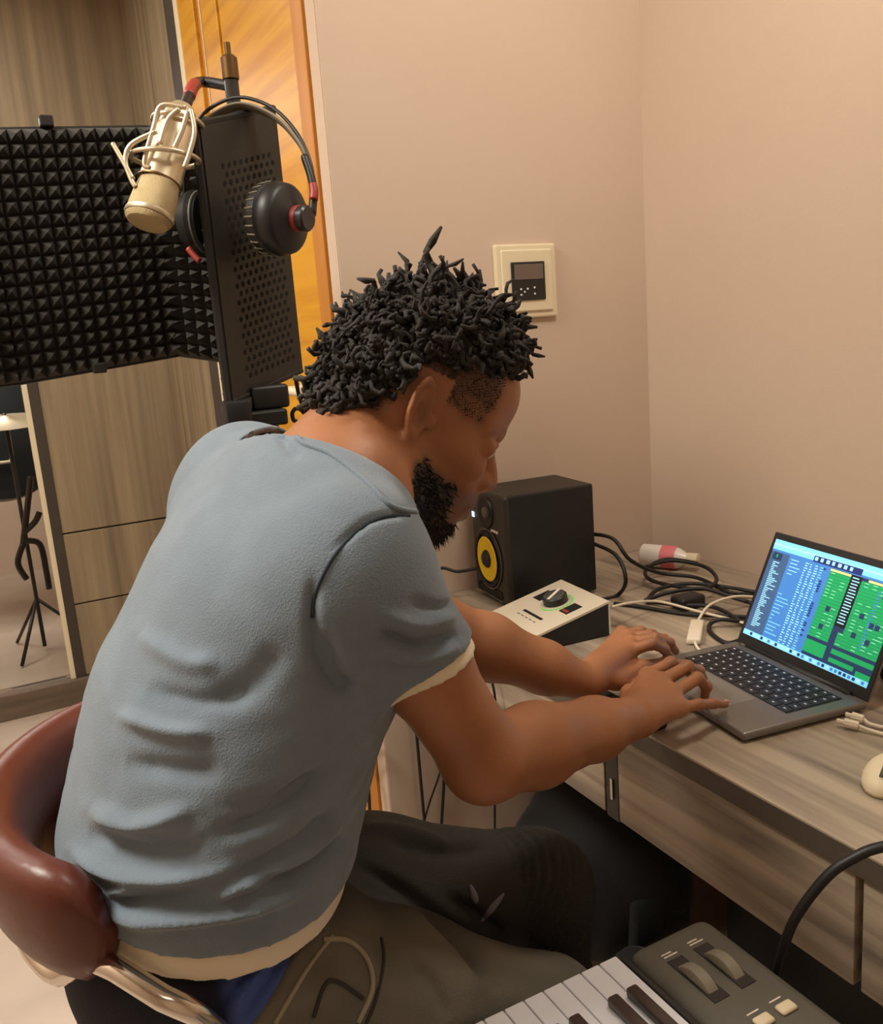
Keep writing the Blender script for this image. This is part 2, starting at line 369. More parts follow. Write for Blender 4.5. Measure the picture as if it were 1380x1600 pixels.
# ------------------------------------------------------------------ laptop
LR = math.radians(-98.1)
lt = thing('laptop', 'open grey laptop showing a green and blue music track screen', 'laptop', (1.063, .917, DZ), LR)
LW, LD = .288, .208; hw = LW/2
b = B(); box(b, (-hw, -LD, .003), (hw, .004, .0155), .005, 3); lp('base', b, M_alu, lt, True)
b = B(); box(b, (-hw+.012, -LD+.012, 0), (hw-.012, -.01, .004)); lp('rubber_feet', b, M_rubber, lt)
b = B(); box(b, (-hw+.022, -.118, .0150), (hw-.022, -.018, .0158), .0002); lp('key_well', b, M_black, lt)
kme = None
rows = [(14, .0185), (14, 0), (14, 0), (13, 0), (12, 0), (10, 0)]
for r_, (nk, _) in enumerate(rows):
    wk = (LW-.048)/nk
    for k in range(nk):
        x = -hw+.024+wk*(k+.5); y = -.026-r_*.0168
        b = B(); box(b, (x-wk/2+.001, y-.0072, .0157), (x+wk/2-.001, y+.0072, .0168), .0006, 1); lp('key', b, M_laptopk, lt)
        bm2 = B(); box(bm2, (x-.0022, y-.001, .01682), (x+.0022, y+.0016, .0170)); lp('key_print', bm2, mat('key_print', lin(210, 214, 230), .6), lt)
b = B(); box(b, (-.062, -LD+.010, .0150), (.062, -.122, .0158), .0003); lp('trackpad', b, mat('trackpad', lin(140, 136, 130), .35, metal=.4), lt)
b = B(); tube(b, [(-hw+.03, .002, .014), (hw-.03, .002, .014)], .006, 12); lp('hinge', b, M_black, lt, 'all')
LEAN = math.radians(24)
scr = Matrix.Translation((0, .004, .014)) @ Matrix.Rotation(-LEAN, 4, 'X')
SHh = .200
b = B(); box(b, (-hw, 0, 0), (hw, .005, SHh), .0024, 2, M=scr); lid = lp('lid', b, M_alu, lt, True)
b = B(); box(b, (-hw+.001, -.001, .001), (hw-.001, .0005, SHh-.001), .0008, 1, M=scr); lp('bezel', b, M_black, lid)
def emis(name, c, s=1.0): return mat(name, lin(*c), .4, emit=s)
SM = [emis('scr_blue', (60, 120, 190), .75), emis('scr_green', (15, 150, 85), .8), emis('scr_navy', (30, 55, 95), .5), emis('scr_cyan', (120, 200, 235), .85), emis('scr_light', (150, 215, 240), .9),
      emis('scr_black', (18, 20, 30), .2), emis('scr_yellow', (225, 220, 130), .9), emis('scr_deep', (28, 44, 110), .6), emis('scr_slate', (60, 90, 130), .6), emis('scr_pale', (150, 220, 190), .8), emis('scr_magenta', (170, 90, 220), .8)]
sb = B(); su0, su1, sv0, sv1 = -hw+.009, hw-.009, .018, SHh-.012; lay = [0]
def srect(u0, v0, u1, v1, mi, z=1):
    x0 = su0+(su1-su0)*u0; x1 = su0+(su1-su0)*u1; zt = sv1-(sv1-sv0)*v0; zb = sv1-(sv1-sv0)*v1
    y = -.0012-.00012*z
    vs = [sb.verts.new(scr @ Vector(p)) for p in ((x0, y, zb), (x1, y, zb), (x1, y, zt), (x0, y, zt))]
    f = sb.faces.new(vs); f.material_index = mi
srect(0, 0, 1, 1, 0, 0)
srect(0, 0, 1, .10, 3); srect(0, .04, 1, .06, 4, 2)
srect(.35, .05, .72, .11, 7, 3)
for k in range(7): srect(.36+k*.045, .06, .38+k*.045+.01*random.random(), .095, 4, 4)
srect(0, .12, .16, .95, 8); srect(.02, .13, .10, .2, 2, 2); srect(.05, .145, .065, .175, 1, 3)
for k in range(38): srect(.04, .22+k*.018, .06+.07*random.random(), .228+k*.018, 4, 2)
srect(.16, .12, .30, .32, 0, 1)
for k in range(5): srect(.18, .15+k*.035, .2+.08*random.random(), .157+k*.035, 4, 2)
for k in range(34):
    v = .14+k*.024
    for c in range(4): srect(.30+c*.04, v, .30+c*.04+.012+.018*random.random(), v+.009, 4 if c < 3 else 3, 2)
    if random.random() < .5: srect(.445, v, .465, v+.016, 7, 3)
for k in range(12): srect(.17, .5+k*.036, .19+.09*random.random(), .508+k*.036, 3, 2)
srect(.50, .12, 1, .95, 2, 1)
srect(.50, .125, .66, .145, 6, 3); srect(.78, .125, 1, .145, 6, 3)
for k in range(20):
    v0, v1 = .15+k*.031, .15+k*.031+.0285
    srect(.50, v0, .655, v1, 1, 2); srect(.50 if k > 15 else .735, v0, 1, v1, 1, 2) if k <= 15 else srect(.70, v0, 1, v1, 1, 2)
    for _ in range(5): u = random.choice((.51, .56, .60, .71 if k > 15 else .76, .82, .88, .93, .96)); srect(u, v0+.008, u+.03, v0+.013, 9, 3)
for (u, v) in ((.56, .46), (.555, .63), (.80, .42), (.79, .60), (.88, .47), (.90, .2), (.89, .62), (.92, .47)): srect(u, v, u+.032, v+.05, 2, 4)
for k in range(20): srect(.865, .2+k*.026, .885, .212+k*.026, 0, 4)
srect(.655, .12, .735, .60, 5, 4)
for k in range(16): srect(.67, .14+k*.028, .715+.012*random.random(), .15+k*.028, 4, 5)
srect(.50, .80, .66, .92, 1, 3); srect(.50, .77, 1, .80, 2, 4)
srect(.70, .80, 1, .845, 1, 3); srect(.70, .88, .88, .92, 1, 3); srect(.9, .9, 1, .95, 1, 3)
srect(0, .95, 1, 1, 3, 5)
for k in range(30): srect(.03+k*.032, .96, .05+k*.032, .988, random.choice((4, 0, 7, 10 if k == 24 else 4)), 6)
sob = obj('screen', sb, None, lid, world=False, mats=SM)

# ------------------------------------------------------------------ MIDI keyboard on a stand
KZ = .66; KY = .668; KX = .508
kbd = thing('midi_keyboard', 'dark grey keyboard controller with white keys and two wheels', 'keyboard', (.38, .55, KZ))
BL = .144; ER = .628
b = B(); box(b, (BL, KY-.27, KZ-.062), (ER, KY-.012, KZ-.022), .012, 3); lowp = obj('base_case', b, M_black, kbd, smooth=True)
b = B(); box(b, (KX+.008, KY-.27, KZ-.03), (ER, KY-.004, KZ+.006), .016, 4); obj('wheel_panel', b, M_grey, kbd, smooth=True)
b = B(); box(b, (KX+.001, KY-.265, KZ-.03), (KX+.008, KY-.006, KZ-.001), .001); obj('key_cheek', b, M_black, kbd)
b = B(); box(b, (BL, KY-.27, KZ-.03), (KX+.01, KY-.155, KZ+.006), .006, 3); obj('rear_panel', b, M_grey, kbd, smooth=True)
KWd = .0236; nk = 15
key_b = B(); box(key_b, (0, -.15, -.02), (KWd-.0012, 0, 0), .0014, 2); kme = None
for k in range(nk):
    if kme is None:
        o = obj('white_key', key_b, M_keyw, None); kme = o.data; COL.objects.unlink(o); bpy.data.objects.remove(o)
    o = bpy.data.objects.new('white_key', kme); link(o, kbd); o.location = (KX-KWd*(k+1), KY, KZ)
bb = B(); box(bb, (-.0065, -.15, 0), (.0065, -.052, .011), .0025, 2); bme = None
for k in range(nk):
    # seen from the player: C is at the wheel end; black keys after C D F G A
    if k % 7 in (2, 6): continue
    x = KX-KWd*(k+1)
    if bme is None:
        o = obj('black_key', bb, M_keyb, None, smooth=True); bme = o.data; COL.objects.unlink(o); bpy.data.objects.remove(o)
    o = bpy.data.objects.new('black_key', bme); link(o, kbd); o.location = (x, KY, KZ)
for i, (px, py) in enumerate(((1080, 1515), (1128, 1496))):
    c = Zp(px, py, KZ+.006); yc = KY-.077
    x = .550+i*.036
    b = B(); box(b, (x-.010, yc-.034, KZ+.0055), (x+.010, yc+.034, KZ+.0068), .0004); obj('wheel_slot', b, M_rubber, kbd)
    b = B(); lathe(b, [(.030, -.0075), (.032, -.006), (.032, .006), (.030, .0075)], Matrix.Translation((x, yc, KZ-.016)) @ Matrix.Rotation(math.radians(90), 4, 'Y'), 40); obj(('pitch_wheel', 'modulation_wheel')[i], b, M_wheel, kbd, smooth=True)
    b = B(); box(b, (x-.009, yc+.039, KZ+.006), (x+.009, yc+.0405, KZ+.0066)); box(b, (x-.009, yc+.043, KZ+.006), (x+.004, yc+.0445, KZ+.0066)); obj('wheel_print', b, M_white, kbd)
for i in range(2):
    b = B(); box(b, (.552+i*.030, KY-.158, KZ+.005), (.572+i*.030, KY-.145, KZ+.010), .003, 3); obj('octave_button', b, M_cream, kbd, smooth=True)
    b = B(); box(b, (.554+i*.030, KY-.139, KZ+.0058), (.569+i*.030, KY-.1375, KZ+.0066)); obj('button_print', b, M_white, kbd)
ks = thing('keyboard_stand', 'black metal stand under the keyboard controller', 'stand', (.37, .5, 0))
for x in (.2, .54):
    for s in (-1, 1):
        b = B(); tube(b, [(x, .50-s*.16, .012), (x, .50+s*.10, KZ-.076)], .012, 10); obj('leg', b, M_blackm, ks, smooth='all')
b = B(); tube(b, [(.2, .5, .33), (.54, .5, .33)], .012, 10); obj('crossbar', b, M_blackm, ks, smooth='all')
for y in (.40, .60):
    b = B(); box(b, (.17, y-.012, KZ-.078), (.57, y+.012, KZ-.0625), .003); obj('support_rail', b, M_blackm, ks)
cable('keyboard_cable', [(.632, .56, KZ-.03), tuple(D(1205, 1560, .935)), tuple(D(1217, 1510, .93)), tuple(D(1240, 1440, .915)), tuple(D(1290, 1372, .90)), tuple(D(1335, 1340, .89)), tuple(D(1385, 1322, .88)), tuple(D(1500, 1310, .86)), (.78, .27, .85), (.85, .15, DZ+.008), (1.0, .05, DZ+.006)], .0055, M_rubber, 'thick black cable arching from the keyboard controller up to the desk')

# ------------------------------------------------------------------ small desk things
def zc(pts, r, dz=0): return [tuple(Zp(x, y, DZ+r+h)) for x, y, h in pts]
r = .0042
cable('speaker_cable', [tuple(Yp(745, 888, 1.6)), tuple(Yp(715, 893, 1.62)), tuple(Yp(690, 888, 1.64)), (.80, 1.64, .80), (.745, 1.645, .775), (.735, 1.65, .70), (.735, 1.65, .1)], .0035, M_rubber, 'thin black cable leaving the left of the studio monitor')
cable('desk_cable', [(1.10, 1.535, .87), tuple(D(955, 840, 1.86)), tuple(D(985, 875, 1.84))]+zc([(1030, 895, .02), (1090, 903, .012), (1140, 925, .01), (1200, 930, .0)], r), r, M_rubber, 'black cable running from the back of the monitor along the desk')
cable('desk_cable', [(1.10, 1.52, .86), tuple(D(960, 865, 1.83)), tuple(D(978, 905, 1.80))]+zc([(965, 930, .0), (935, 936, .0), (915, 925, 0)], r), r, M_rubber, 'black cable looping down close behind the studio monitor')
cable('desk_cable', zc([(1010, 885, .03), (1050, 876, .035), (1100, 885, .03), (1120, 905, .025), (1100, 920, .02), (1050, 915, .015), (1015, 905, .015), (1010, 890, .02), (1040, 874, .03), (1090, 880, .03)], r), r, M_rubber, 'coiled black cable loop standing up near the pink bottle')
cable('desk_cable', zc([(1010, 940, .0), (1030, 920, .012), (1080, 912, .015), (1140, 918, .012), (1180, 925, .01), (1230, 930, .0)], r), r, M_rubber, 'black cable on the wall side of the bundle behind the laptop lid')
cable('desk_cable', zc([(1008, 938, .008), (1050, 925, .016), (1100, 920, .02), (1150, 935, .01), (1200, 950, .0)], r), r, M_rubber, 'black cable on the desk edge side of the bundle behind the laptop lid')
cable('desk_cable', zc([(960, 943, .0), (1000, 948, .0), (1060, 958, .0), (1120, 962, .004), (1180, 965, .0)], r), r, M_rubber, 'straight black cable running from the audio interface under the white one')
cable('desk_cable', zc([(1010, 940, .0), (1060, 945, .008), (1120, 950, .01), (1170, 985, 0), (1140, 1005, .0), (1112, 990, .0), (1110, 975, .004), (1130, 968, .012), (1180, 975, .002)], r), r, M_rubber, 'black cable curling beside the left hinge of the laptop')
b = B(); c = Zp(1075, 940, DZ+.012); box(b, c-np.array([.03, .02, .010]), c+np.array([.03, .02, .014]), .006, 3); tag(obj('power_plug', b, M_black, smooth=True), 'small black power plug among the bundled cables', 'plug')
cable('usb_cable', [tuple(Zp(958, 948, DZ+.045)), tuple(Zp(985, 942, DZ+.04)), tuple(Zp(1030, 940, DZ+.02)), tuple(Zp(1090, 955, DZ+.014)), tuple(Zp(1150, 970, DZ+.012)), tuple(Zp(1200, 985, DZ+.006))], .0026, M_wcable, 'white cable from the back of the audio interface to behind the laptop')
ad = thing('usb_adapter', 'white adapter with short cable beside the left edge of the laptop', 'adapter', tuple(Zp(1088, 990, DZ)))
p0, p1 = Zp(1090, 972, DZ+.007), Zp(1084, 1003, DZ+.007); dv = Vector(p1-p0)
b = B(); box(b, (-.0125, -.006, 0), (.0125, .006, dv.length), .004, 3, M=Matrix.Translation(Vector(p0)) @ Matrix.Rotation(math.atan2(dv.y, dv.x), 4, 'Z') @ Matrix.Rotation(math.radians(90), 4, 'Y') @ Matrix.Rotation(math.radians(90), 4, 'Z')); obj('housing', b, M_wcable, ad, smooth=True)
b = B(); tube(b, catmull(zc([(1200, 935, .01), (1150, 932, .025), (1110, 945, .022), (1092, 968, .006), (1091, 974, .004)], .003), 8), .0026, 8); obj('lead', b, M_wcable, ad, smooth='all')
b = B(); tube(b, catmull(zc([(1085, 1000, .004), (1090, 1012, .001), (1098, 1018, .0), (1106, 1020, .001)], .003), 8), .0026, 8); obj('tail', b, M_wcable, ad, smooth='all')
for i, (dx, lab) in enumerate(((0, 'white plug and lead in the right side of the laptop, front one'), (1, 'white plug and lead in the right side of the laptop, rear one'))):
    t = thing('usb_plug', lab, 'cable', tuple(Zp(1320+dx*12, 1128-dx*6, DZ)))
    a0 = Zp(1308+dx*14, 1126-dx*10, DZ+.009); a1 = Zp(1342+dx*8, 1134-dx*10, DZ+.008)
    b = B(); tube(b, [a0, a0+(a1-a0)*.35, a0+(a1-a0)*.36, a1], [.0035, .0035, .0065, .006], 8); obj('plug', b, M_wcable, t, smooth=True)
    b = B(); tube(b, catmull([a1, tuple(Zp(1362, 1142-dx*10, DZ+.005)), tuple(Zp(1400, 1150-dx*12, DZ+.004)), tuple(Zp(1470, 1150-dx*20, DZ+.004))], 6), .0026, 8); obj('lead', b, M_wcable, t, smooth='all')
# bottle lying by the wall
bt = thing('bottle', 'small lying bottle with pink label and white cap near the wall', 'bottle', tuple(Zp(1040, 888, DZ)))
pa = Zp(1004, 884, DZ); pa[2] = DZ+.027; pb = Zp(1092, 893, DZ); pb[2] = DZ+.027
ax = Vector(pb-pa); LB = ax.length; MB_ = axisM(pa, ax)
b = B(); lathe(b, [(.022, 0), (.026, .004), (.0265, LB*.3), (.026, LB*.62), (.013, LB*.8), (.012, LB*.84)], MB_, 24); obj('body', b, M_clearp, bt, smooth=True)
b = B(); lathe(b, [(.0268, LB*.38), (.0268, LB*.62), (.0255, LB*.64)], MB_, 24, cap=False); obj('label_band', b, M_pink, bt, smooth=True)
b = B(); lathe(b, [(.0145, LB*.82), (.0148, LB*.99), (.013, LB)], MB_, 20); obj('cap', b, M_cream, bt, smooth=True)
b = B()
for k in range(5): box(b, (.0262, -.003+.0, LB*.08+k*.004), (.0272, .003, LB*.08+k*.004+.002), M=MB_ @ Matrix.Rotation(math.radians(-60), 4, 'Z'))
obj('barcode_print', b, M_black, bt)
# white mouse cut by the frame, dark box behind the laptop, slim black thing
c = Zp(1392, 1222, DZ); ms = thing('computer_mouse', 'white computer mouse on the desk in front of the laptop', 'mouse', tuple(c))
b = B(); bmesh.ops.create_uvsphere(b, u_segments=24, v_segments=12, radius=1, matrix=Matrix.Translation((c[0], c[1], DZ+.006)) @ Matrix.Rotation(.3, 4, 'Z') @ Matrix.Diagonal((.05, .03, .026, 1)))
for v in b.verts: v.co.z = max(v.co.z, DZ+.001)
obj('shell', b, M_cream, ms, smooth='all')
b = B(); tube(b, [(c[0]-.035, c[1]-.014, DZ+.024), (c[0]-.015, c[1]-.006, DZ+.033)], .004, 10); obj('scroll_wheel', b, M_grey, ms, smooth='all')
c = Zp(1420, 1075, DZ)+np.array([.04, 0, 0]); ab = thing('power_adapter', 'black box shaped adapter with blue light behind the laptop', 'adapter', tuple(c))
b = B(); box(b, (c[0]-.05, c[1]-.06, DZ), (c[0]+.07, c[1]+.045, DZ+.07), .008, 3); obj('housing', b, M_black, ab, smooth=True)
b = B(); tube(b, catmull([(c[0]-.045, c[1]+.03, DZ+.072), (c[0]+.0, c[1]+.0, DZ+.078), (c[0]+.04, c[1]-.05, DZ+.074)], 6), .003, 8); obj('white_lead', b, M_wcable, ab, smooth='all')
p0 = Zp(872, 1083, DZ+.006); p1 = Zp(962, 1133, DZ+.006)
ph = thing('wrist_strip', 'slim black strip on the desk edge beneath both wrists', 'strip', tuple((p0+p1)/2-np.array([0, 0, .006])))
p0 = np.array([DX+.02, 1.10, DZ+.006]); p1 = np.array([DX+.02, .90, DZ+.006])
b = B(); box(b, (p1[0]-.016, p1[1], DZ), (p0[0]+.016, p0[1], DZ+.012), .004, 3); obj('bar', b, M_black, ph, smooth=True)
b = B()
for k in range(9): box(b, (DX+.008, .915+k*.02, DZ+.0121), (DX+.03, .921+k*.02, DZ+.0128))
obj('ridges', b, M_rubber, ph)
# ------------------------------------------------------------------ under the desk
c = np.array([1.05, 1.42, 0]); bg = thing('backpack', 'black cloth backpack slumped on the floor under the desk', 'bag', tuple(c))
b = B(); bmesh.ops.create_uvsphere(b, u_segments=32, v_segments=20, radius=1)
for v in b.verts:
    x, y, z = v.co; k = 1+.05*math.sin(5*x+3*z)+.04*math.sin(7*y+2*x)
    sx = math.copysign(abs(x)**.75, x)*.17*k; sy = math.copysign(abs(y)**.75, y)*.17*k; sz = (math.copysign(abs(z)**.7, z)*.17*k+.17)
    v.co = (c[0]+sx, c[1]+sy, max(.0, sz))
obj('sack', b, M_cloth_blk, bg, smooth='all')
b = B(); tube(b, catmull([(c[0]-.10, c[1]-.06, .30), (c[0]-.15, c[1]-.12, .22), (c[0]-.155, c[1]-.12, .10), (c[0]-.12, c[1]-.10, .02)], 6), .006, 8, flat=(2.2, (0, 1, 0))); obj('strap', b, M_rubber, bg, smooth='all')
b = B(); box(b, (c[0]-.05, c[1]-.165, .05), (c[0]+.11, c[1]-.13, .17), .015, 3); obj('front_pocket', b, M_cloth_blk, bg, smooth=True)
def shoe(name, label, toe, heel, parent=None, z=0.0, cat='shoe'):
    toe = np.array(toe); heel = np.array(heel); d = toe-heel; L_ = np.linalg.norm(d); a = math.atan2(d[1], d[0])
    root = thing(name, label, cat, (heel[0], heel[1], z), a) if parent is None else None
    MM = Matrix.Translation((heel[0], heel[1], z)) @ Matrix.Rotation(a, 4, 'Z')
    def outline(t): return .030+.016*math.sin(min(1, t*1.25)*math.pi*.72) if t < .85 else .045*math.sqrt(max(.02, 1-((t-.85)/.16)**2))
    b = B(); rings = []
    for i in range(13):
        t = i/12*.995; wd = outline(t)*(.75 if i == 0 else 1); hgt = [.085, .105, .11, .108, .10, .088, .075, .066, .060, .055, .050, .042, .03][i]
        ring = []
        for j in range(12):
            u = 2*math.pi*j/12; ring.append(b.verts.new(MM @ Vector((t*L_, wd*math.cos(u), .022+max(0, math.sin(u))*(hgt-.022)))))
        rings.append(ring)
    for p, q in zip(rings, rings[1:]):
        for j in range(12): b.faces.new((p[j], p[(j+1) % 12], q[(j+1) % 12], q[j]))
    b.faces.new(rings[0][::-1]); b.faces.new(rings[-1])
    par = root or parent
    up = obj('shoe_upper', b, M_cloth_blk, par, smooth='all')
    b = B(); top_, bot = [], []
    pts = [(i/14*.998, outline(i/14*.998)+.004) for i in range(15)]
    ol = [(t, wd) for t, wd in pts]+[(t, -wd) for t, wd in pts[::-1]]
    for t, wd in ol:
        bot.append(b.verts.new(MM @ Vector((t*L_-.004, wd, 0)))); top_.append(b.verts.new(MM @ Vector((t*L_-.004, wd, .026))))
    b.faces.new(bot[::-1]); b.faces.new(top_); n = len(ol)
    for i in range(n): b.faces.new((bot[i], bot[(i+1) % n], top_[(i+1) % n], top_[i]))
    obj('sole', b, M_tan, par)
    b = B()
    for k in range(4):
        x = L_*(.42+.08*k); zz = .108-.012*k-.004
        tube(b, [MM @ Vector((x, -.02, zz)), MM @ Vector((x, 0, zz+.006)), MM @ Vector((x, .02, zz))], .002, 6)
    obj('laces', b, M_rubber, par, smooth='all')
    return root
shoe('shoe', 'black shoe with tan sole standing on the floor in front of the backpack', (1.10, 1.06), (.945, 1.245))
# ------------------------------------------------------------------ hanging cables by the wall
cable('hanging_cable', [tuple(Yp(690, 1160, 1.66)), tuple(Yp(694, 1210, 1.66)), tuple(Yp(690, 1290, 1.665)), tuple(Yp(686, 1400, 1.67))], .0035, M_rubber, 'straight black cable hanging down the wall under the desk end')
cable('hanging_cable', [tuple(Yp(700, 1160, 1.65)), tuple(Yp(685, 1215, 1.655)), tuple(Yp(664, 1280, 1.66)), tuple(Yp(640, 1400, 1.665))], .0022, M_rubber, 'thin slanting black cable crossing the one on the wall')
cable('hanging_cable', [(DX-.004, 1.36, .755), (DX-.008, 1.355, .74)]+[tuple(Xp(773, y, .745)) for y in (1085, 1180, 1260, 1330, 1420)], .0024, M_rubber, 'thin black cable dangling in front of the desk drawers')
hp = [tuple(Xp(x, y, .63)) for x, y in ((566, 1095), (564, 1140), (556, 1175), (560, 1190), (575, 1180), (582, 1160), (572, 1150), (556, 1160), (548, 1185), (556, 1240), (560, 1330))]
cable('looped_cable', hp, .0045, M_rubber, 'black cable tied in a loop hanging before the orange door')
hp2 = [tuple(Xp(x, y, .625)) for x, y in ((568, 1095), (567, 1150), (566, 1185), (574, 1215), (577, 1250), (580, 1330))]
cable('looped_cable', hp2, .004, M_rubber, 'straight black cable hanging beside the looped one before the orange door')
cable('headphone_lead', [tuple(D(462, 590, 1.40)), tuple(D(468, 620, 1.42)), tuple(D(480, 650, 1.42)), tuple(D(470, 640, 1.44)), tuple(D(460, 640, 1.44)), tuple(D(458, 655, 1.44)), tuple(D(478, 700, 1.45)), tuple(D(520, 1000, 1.5)), (.42, 1.30, .02)], .0035, M_rubber, 'black lead hanging below the perforated screen')
# ------------------------------------------------------------------ seen through the glass
dc = thing('drum', 'dark round drum with pale mark seen through the glass door', 'drum', (-.15, 5.05, 0))
P = Yp(-5, 690, 5.05)
b = B(); lathe(b, [(.20, -.16), (.30, -.15), (.31, 0), (.30, .15), (.28, .155)], axisM(P, (.15, -1, .15)), 36); obj('shell', b, mat('drum_black', lin(30, 36, 40), .4), dc, smooth=True)
b = B(); tube(b, [P+np.array(q) for q in ((-.02, -.20, .10), (.04, -.20, .10), (.055, -.20, .07), (.055, -.19, -.06), (.04, -.19, -.09), (-.02, -.19, -.09))], .008, 8); obj('pale_mark', b, M_cream, dc, smooth='all')
for s in (-1, 1):
    b = B(); tube(b, [(P[0]+s*.2, P[1], P[2]-.15), (P[0]+s*.3, P[1]-.1, .01)], .012, 8); obj('leg', b, M_blackm, dc, smooth='all')
st = thing('drum_throne', 'black metal stand with splayed legs seen through the glass door', 'stand', (.06, 4.3, 0))
Q = lambda x, y: tuple(Yp(x, y, 4.15))
for nm, pts in (('pole', [(48, 745), (42, 800), (36, 850)]), ('leg', [(36, 850), (28, 880), (42, 905)]), ('leg', [(38, 845), (62, 850), (72, 890), (77, 920)]), ('brace', [(40, 830), (55, 815), (62, 800)])):
    b = B(); tube(b, catmull([Q(*p) for p in pts], 5), .013, 8); obj(nm, b, M_blackm, st, smooth='all')
cy = thing('cymbal_stand', 'pale cymbal on a thin stand seen through the glass door', 'cymbal', (-.12, 4.35, 0))
p = Yp(8, 656, 4.35)
b = B(); lathe(b, [(.004, .022), (.03, .016), (.04, .008), (.20, -.008), (.20, -.0095), (.04, .006)], Matrix.Translation(Vector(p)) @ Matrix.Rotation(.12, 4, 'X'), 32, cap=False); obj('cymbal_disc', b, M_cham, cy, smooth=True)
b = B(); tube(b, [(p[0], p[1], .02), (p[0], p[1], p[2]+.03)], .009, 8); obj('pole', b, M_blackm, cy, smooth='all')
for a in (0, 2.1, 4.2):
    b = B(); tube(b, [(p[0], p[1], .25), (p[0]+.22*math.cos(a), p[1]+.22*math.sin(a), .009)], .008, 8); obj('leg', b, M_blackm, cy, smooth='all')

# ------------------------------------------------------------------ reflection filter on the microphone stand
rf = thing('reflection_filter', 'black folding vocal screen lined with pyramid foam on a stand', 'vocal screen', (.40, 1.47, 1.25))
PL = [(-.10, 1.49, 1.29, 1.66), (.06, 1.555, 1.294, 1.667), (.315, 1.562, 1.318, 1.68), (.478, 1.418, 1.277, 1.682), (.337, 1.337, 1.243, 1.637)]
TH = .006; FD = .028
def quadpt(a, b_, u, v, n, off):
    x = a[0]+(b_[0]-a[0])*u; y = a[1]+(b_[1]-a[1])*u; z0 = a[2]+(b_[2]-a[2])*u; z1 = a[3]+(b_[3]-a[3])*u
    return Vector((x, y, z0+(z1-z0)*v))+n*off
for i, (a, b_) in enumerate(zip(PL, PL[1:])):
    dx, dy = b_[0]-a[0], b_[1]-a[1]; L_ = math.hypot(dx, dy); n = Vector((dy/L_, -dx/L_, 0))  # towards the microphone
    bm = B()
    vs = [[bm.verts.new(quadpt(a, b_, u, v, n, o)) for u, v in ((0, 0), (1, 0), (1, 1), (0, 1))] for o in (0, -TH)]
    bm.faces.new(vs[0]); bm.faces.new(vs[1][::-1])
    for k in range(4): bm.faces.new((vs[0][k], vs[0][(k+1) % 4], vs[1][(k+1) % 4], vs[1][k]))
    pn = obj('panel', bm, M_blackm, rf)
    nu = max(3, round(L_/.0215)); nv = 18; bm = B()
    grid = [[bm.verts.new(quadpt(a, b_, iu/nu, iv/nv, n, .006)) for iv in range(nv+1)] for iu in range(nu+1)]
    for iu in range(nu):
        for iv in range(nv):
            t = bm.verts.new(quadpt(a, b_, (iu+.5)/nu, (iv+.5)/nv, n, FD+random.uniform(-.002, .002))+Vector((0, 0, random.uniform(-.002, .002))))
            q = (grid[iu][iv], grid[iu+1][iv], grid[iu+1][iv+1], grid[iu][iv+1])
            for k in range(4): bm.faces.new((q[k], q[(k+1) % 4], t))
    obj('foam_lining', bm, M_foam, pn)
    for v in (0, 1):
        bm = B(); tube(bm, [quadpt(a, b_, 0, v, n, -TH/2), quadpt(a, b_, 1, v, n, -TH/2)], .005, 6); obj('rim', bm, M_black, pn)
    if i == 3: bm = B(); tube(bm, [quadpt(a, b_, 1, 0, n, .004), quadpt(a, b_, 1, 1, n, .004)], .008, 8); obj('edge_post', bm, M_black, pn)
    if i == 3:
        bm = B()
        R_ = 26; Cn = 9
        for r_ in range(R_):
            for c_ in range(Cn):
                u = .12+.70*(c_+(.5 if r_ % 2 else 0))/Cn; v = .07+.80*r_/R_
                p = quadpt(a, b_, u, v, n, -TH-.0006); q0 = quadpt(a, b_, u+.01, v, n, -TH-.0006); e1 = (q0-p).normalized(); e2 = Vector((0, 0, 1))
                bm.faces.new([bm.verts.new(p+e1*.0034*math.cos(k*math.pi/3)+e2*.0042*math.sin(k*math.pi/3)) for k in range(6)])
        o = obj('perforations', bm, mat('hole_black', lin(6, 6, 6), .9), pn); o['kind'] = 'stuff'
for px, py, d in ((72, 190, 1.35), (155, 575, 1.4)):
    c = D(px, py, d); bm = B(); box(bm, c-np.array([.010, .01, .008]), c+np.array([.010, .01, .008]), .002); obj('edge_clip', bm, M_black, rf)
# stand
PX, PY = D(420, 640, 1.46)[0], D(420, 640, 1.46)[1]
ms = thing('microphone_stand', 'black microphone stand carrying the foam lined screen', 'stand', (PX, PY, 0))
bm = B(); tube(bm, [(PX, PY, .12), (PX, PY, 1.2)], .0135, 14); obj('lower_pole', bm, M_blackm, ms, smooth='all')
bm = B(); tube(bm, [(PX, PY, 1.2), (PX, PY, 1.735)], .011, 14); obj('upper_pole', bm, M_blackm, ms, smooth='all')
bm = B(); lathe(bm, [(.013, 0), (.013, .03), (.011, .032), (.009, .034)], Matrix.Translation((PX, PY, 1.725)), 16); obj('thread_collar', bm, M_brass, ms, smooth=True)
bm = B(); lathe(bm, [(.005, 0), (.005, .022)], Matrix.Translation((PX, PY, 1.755)), 10); obj('thread_tip', bm, M_brass, ms, smooth=True)
bm = B(); box(bm, (PX-.05, PY-.09, 1.225), (PX+.01, PY+.01, 1.262), .006, 3); obj('clamp_block', bm, M_black, ms, smooth=True)
bm = B(); box(bm, (.325, 1.325, 1.19), (.365, 1.36, 1.245), .005, 2); obj('clamp_foot', bm, M_black, ms, smooth=True)
bm = B(); box(bm, (.35, 1.33, 1.2), (PX, PY, 1.225), .004); obj('clamp_arm', bm, M_black, ms)
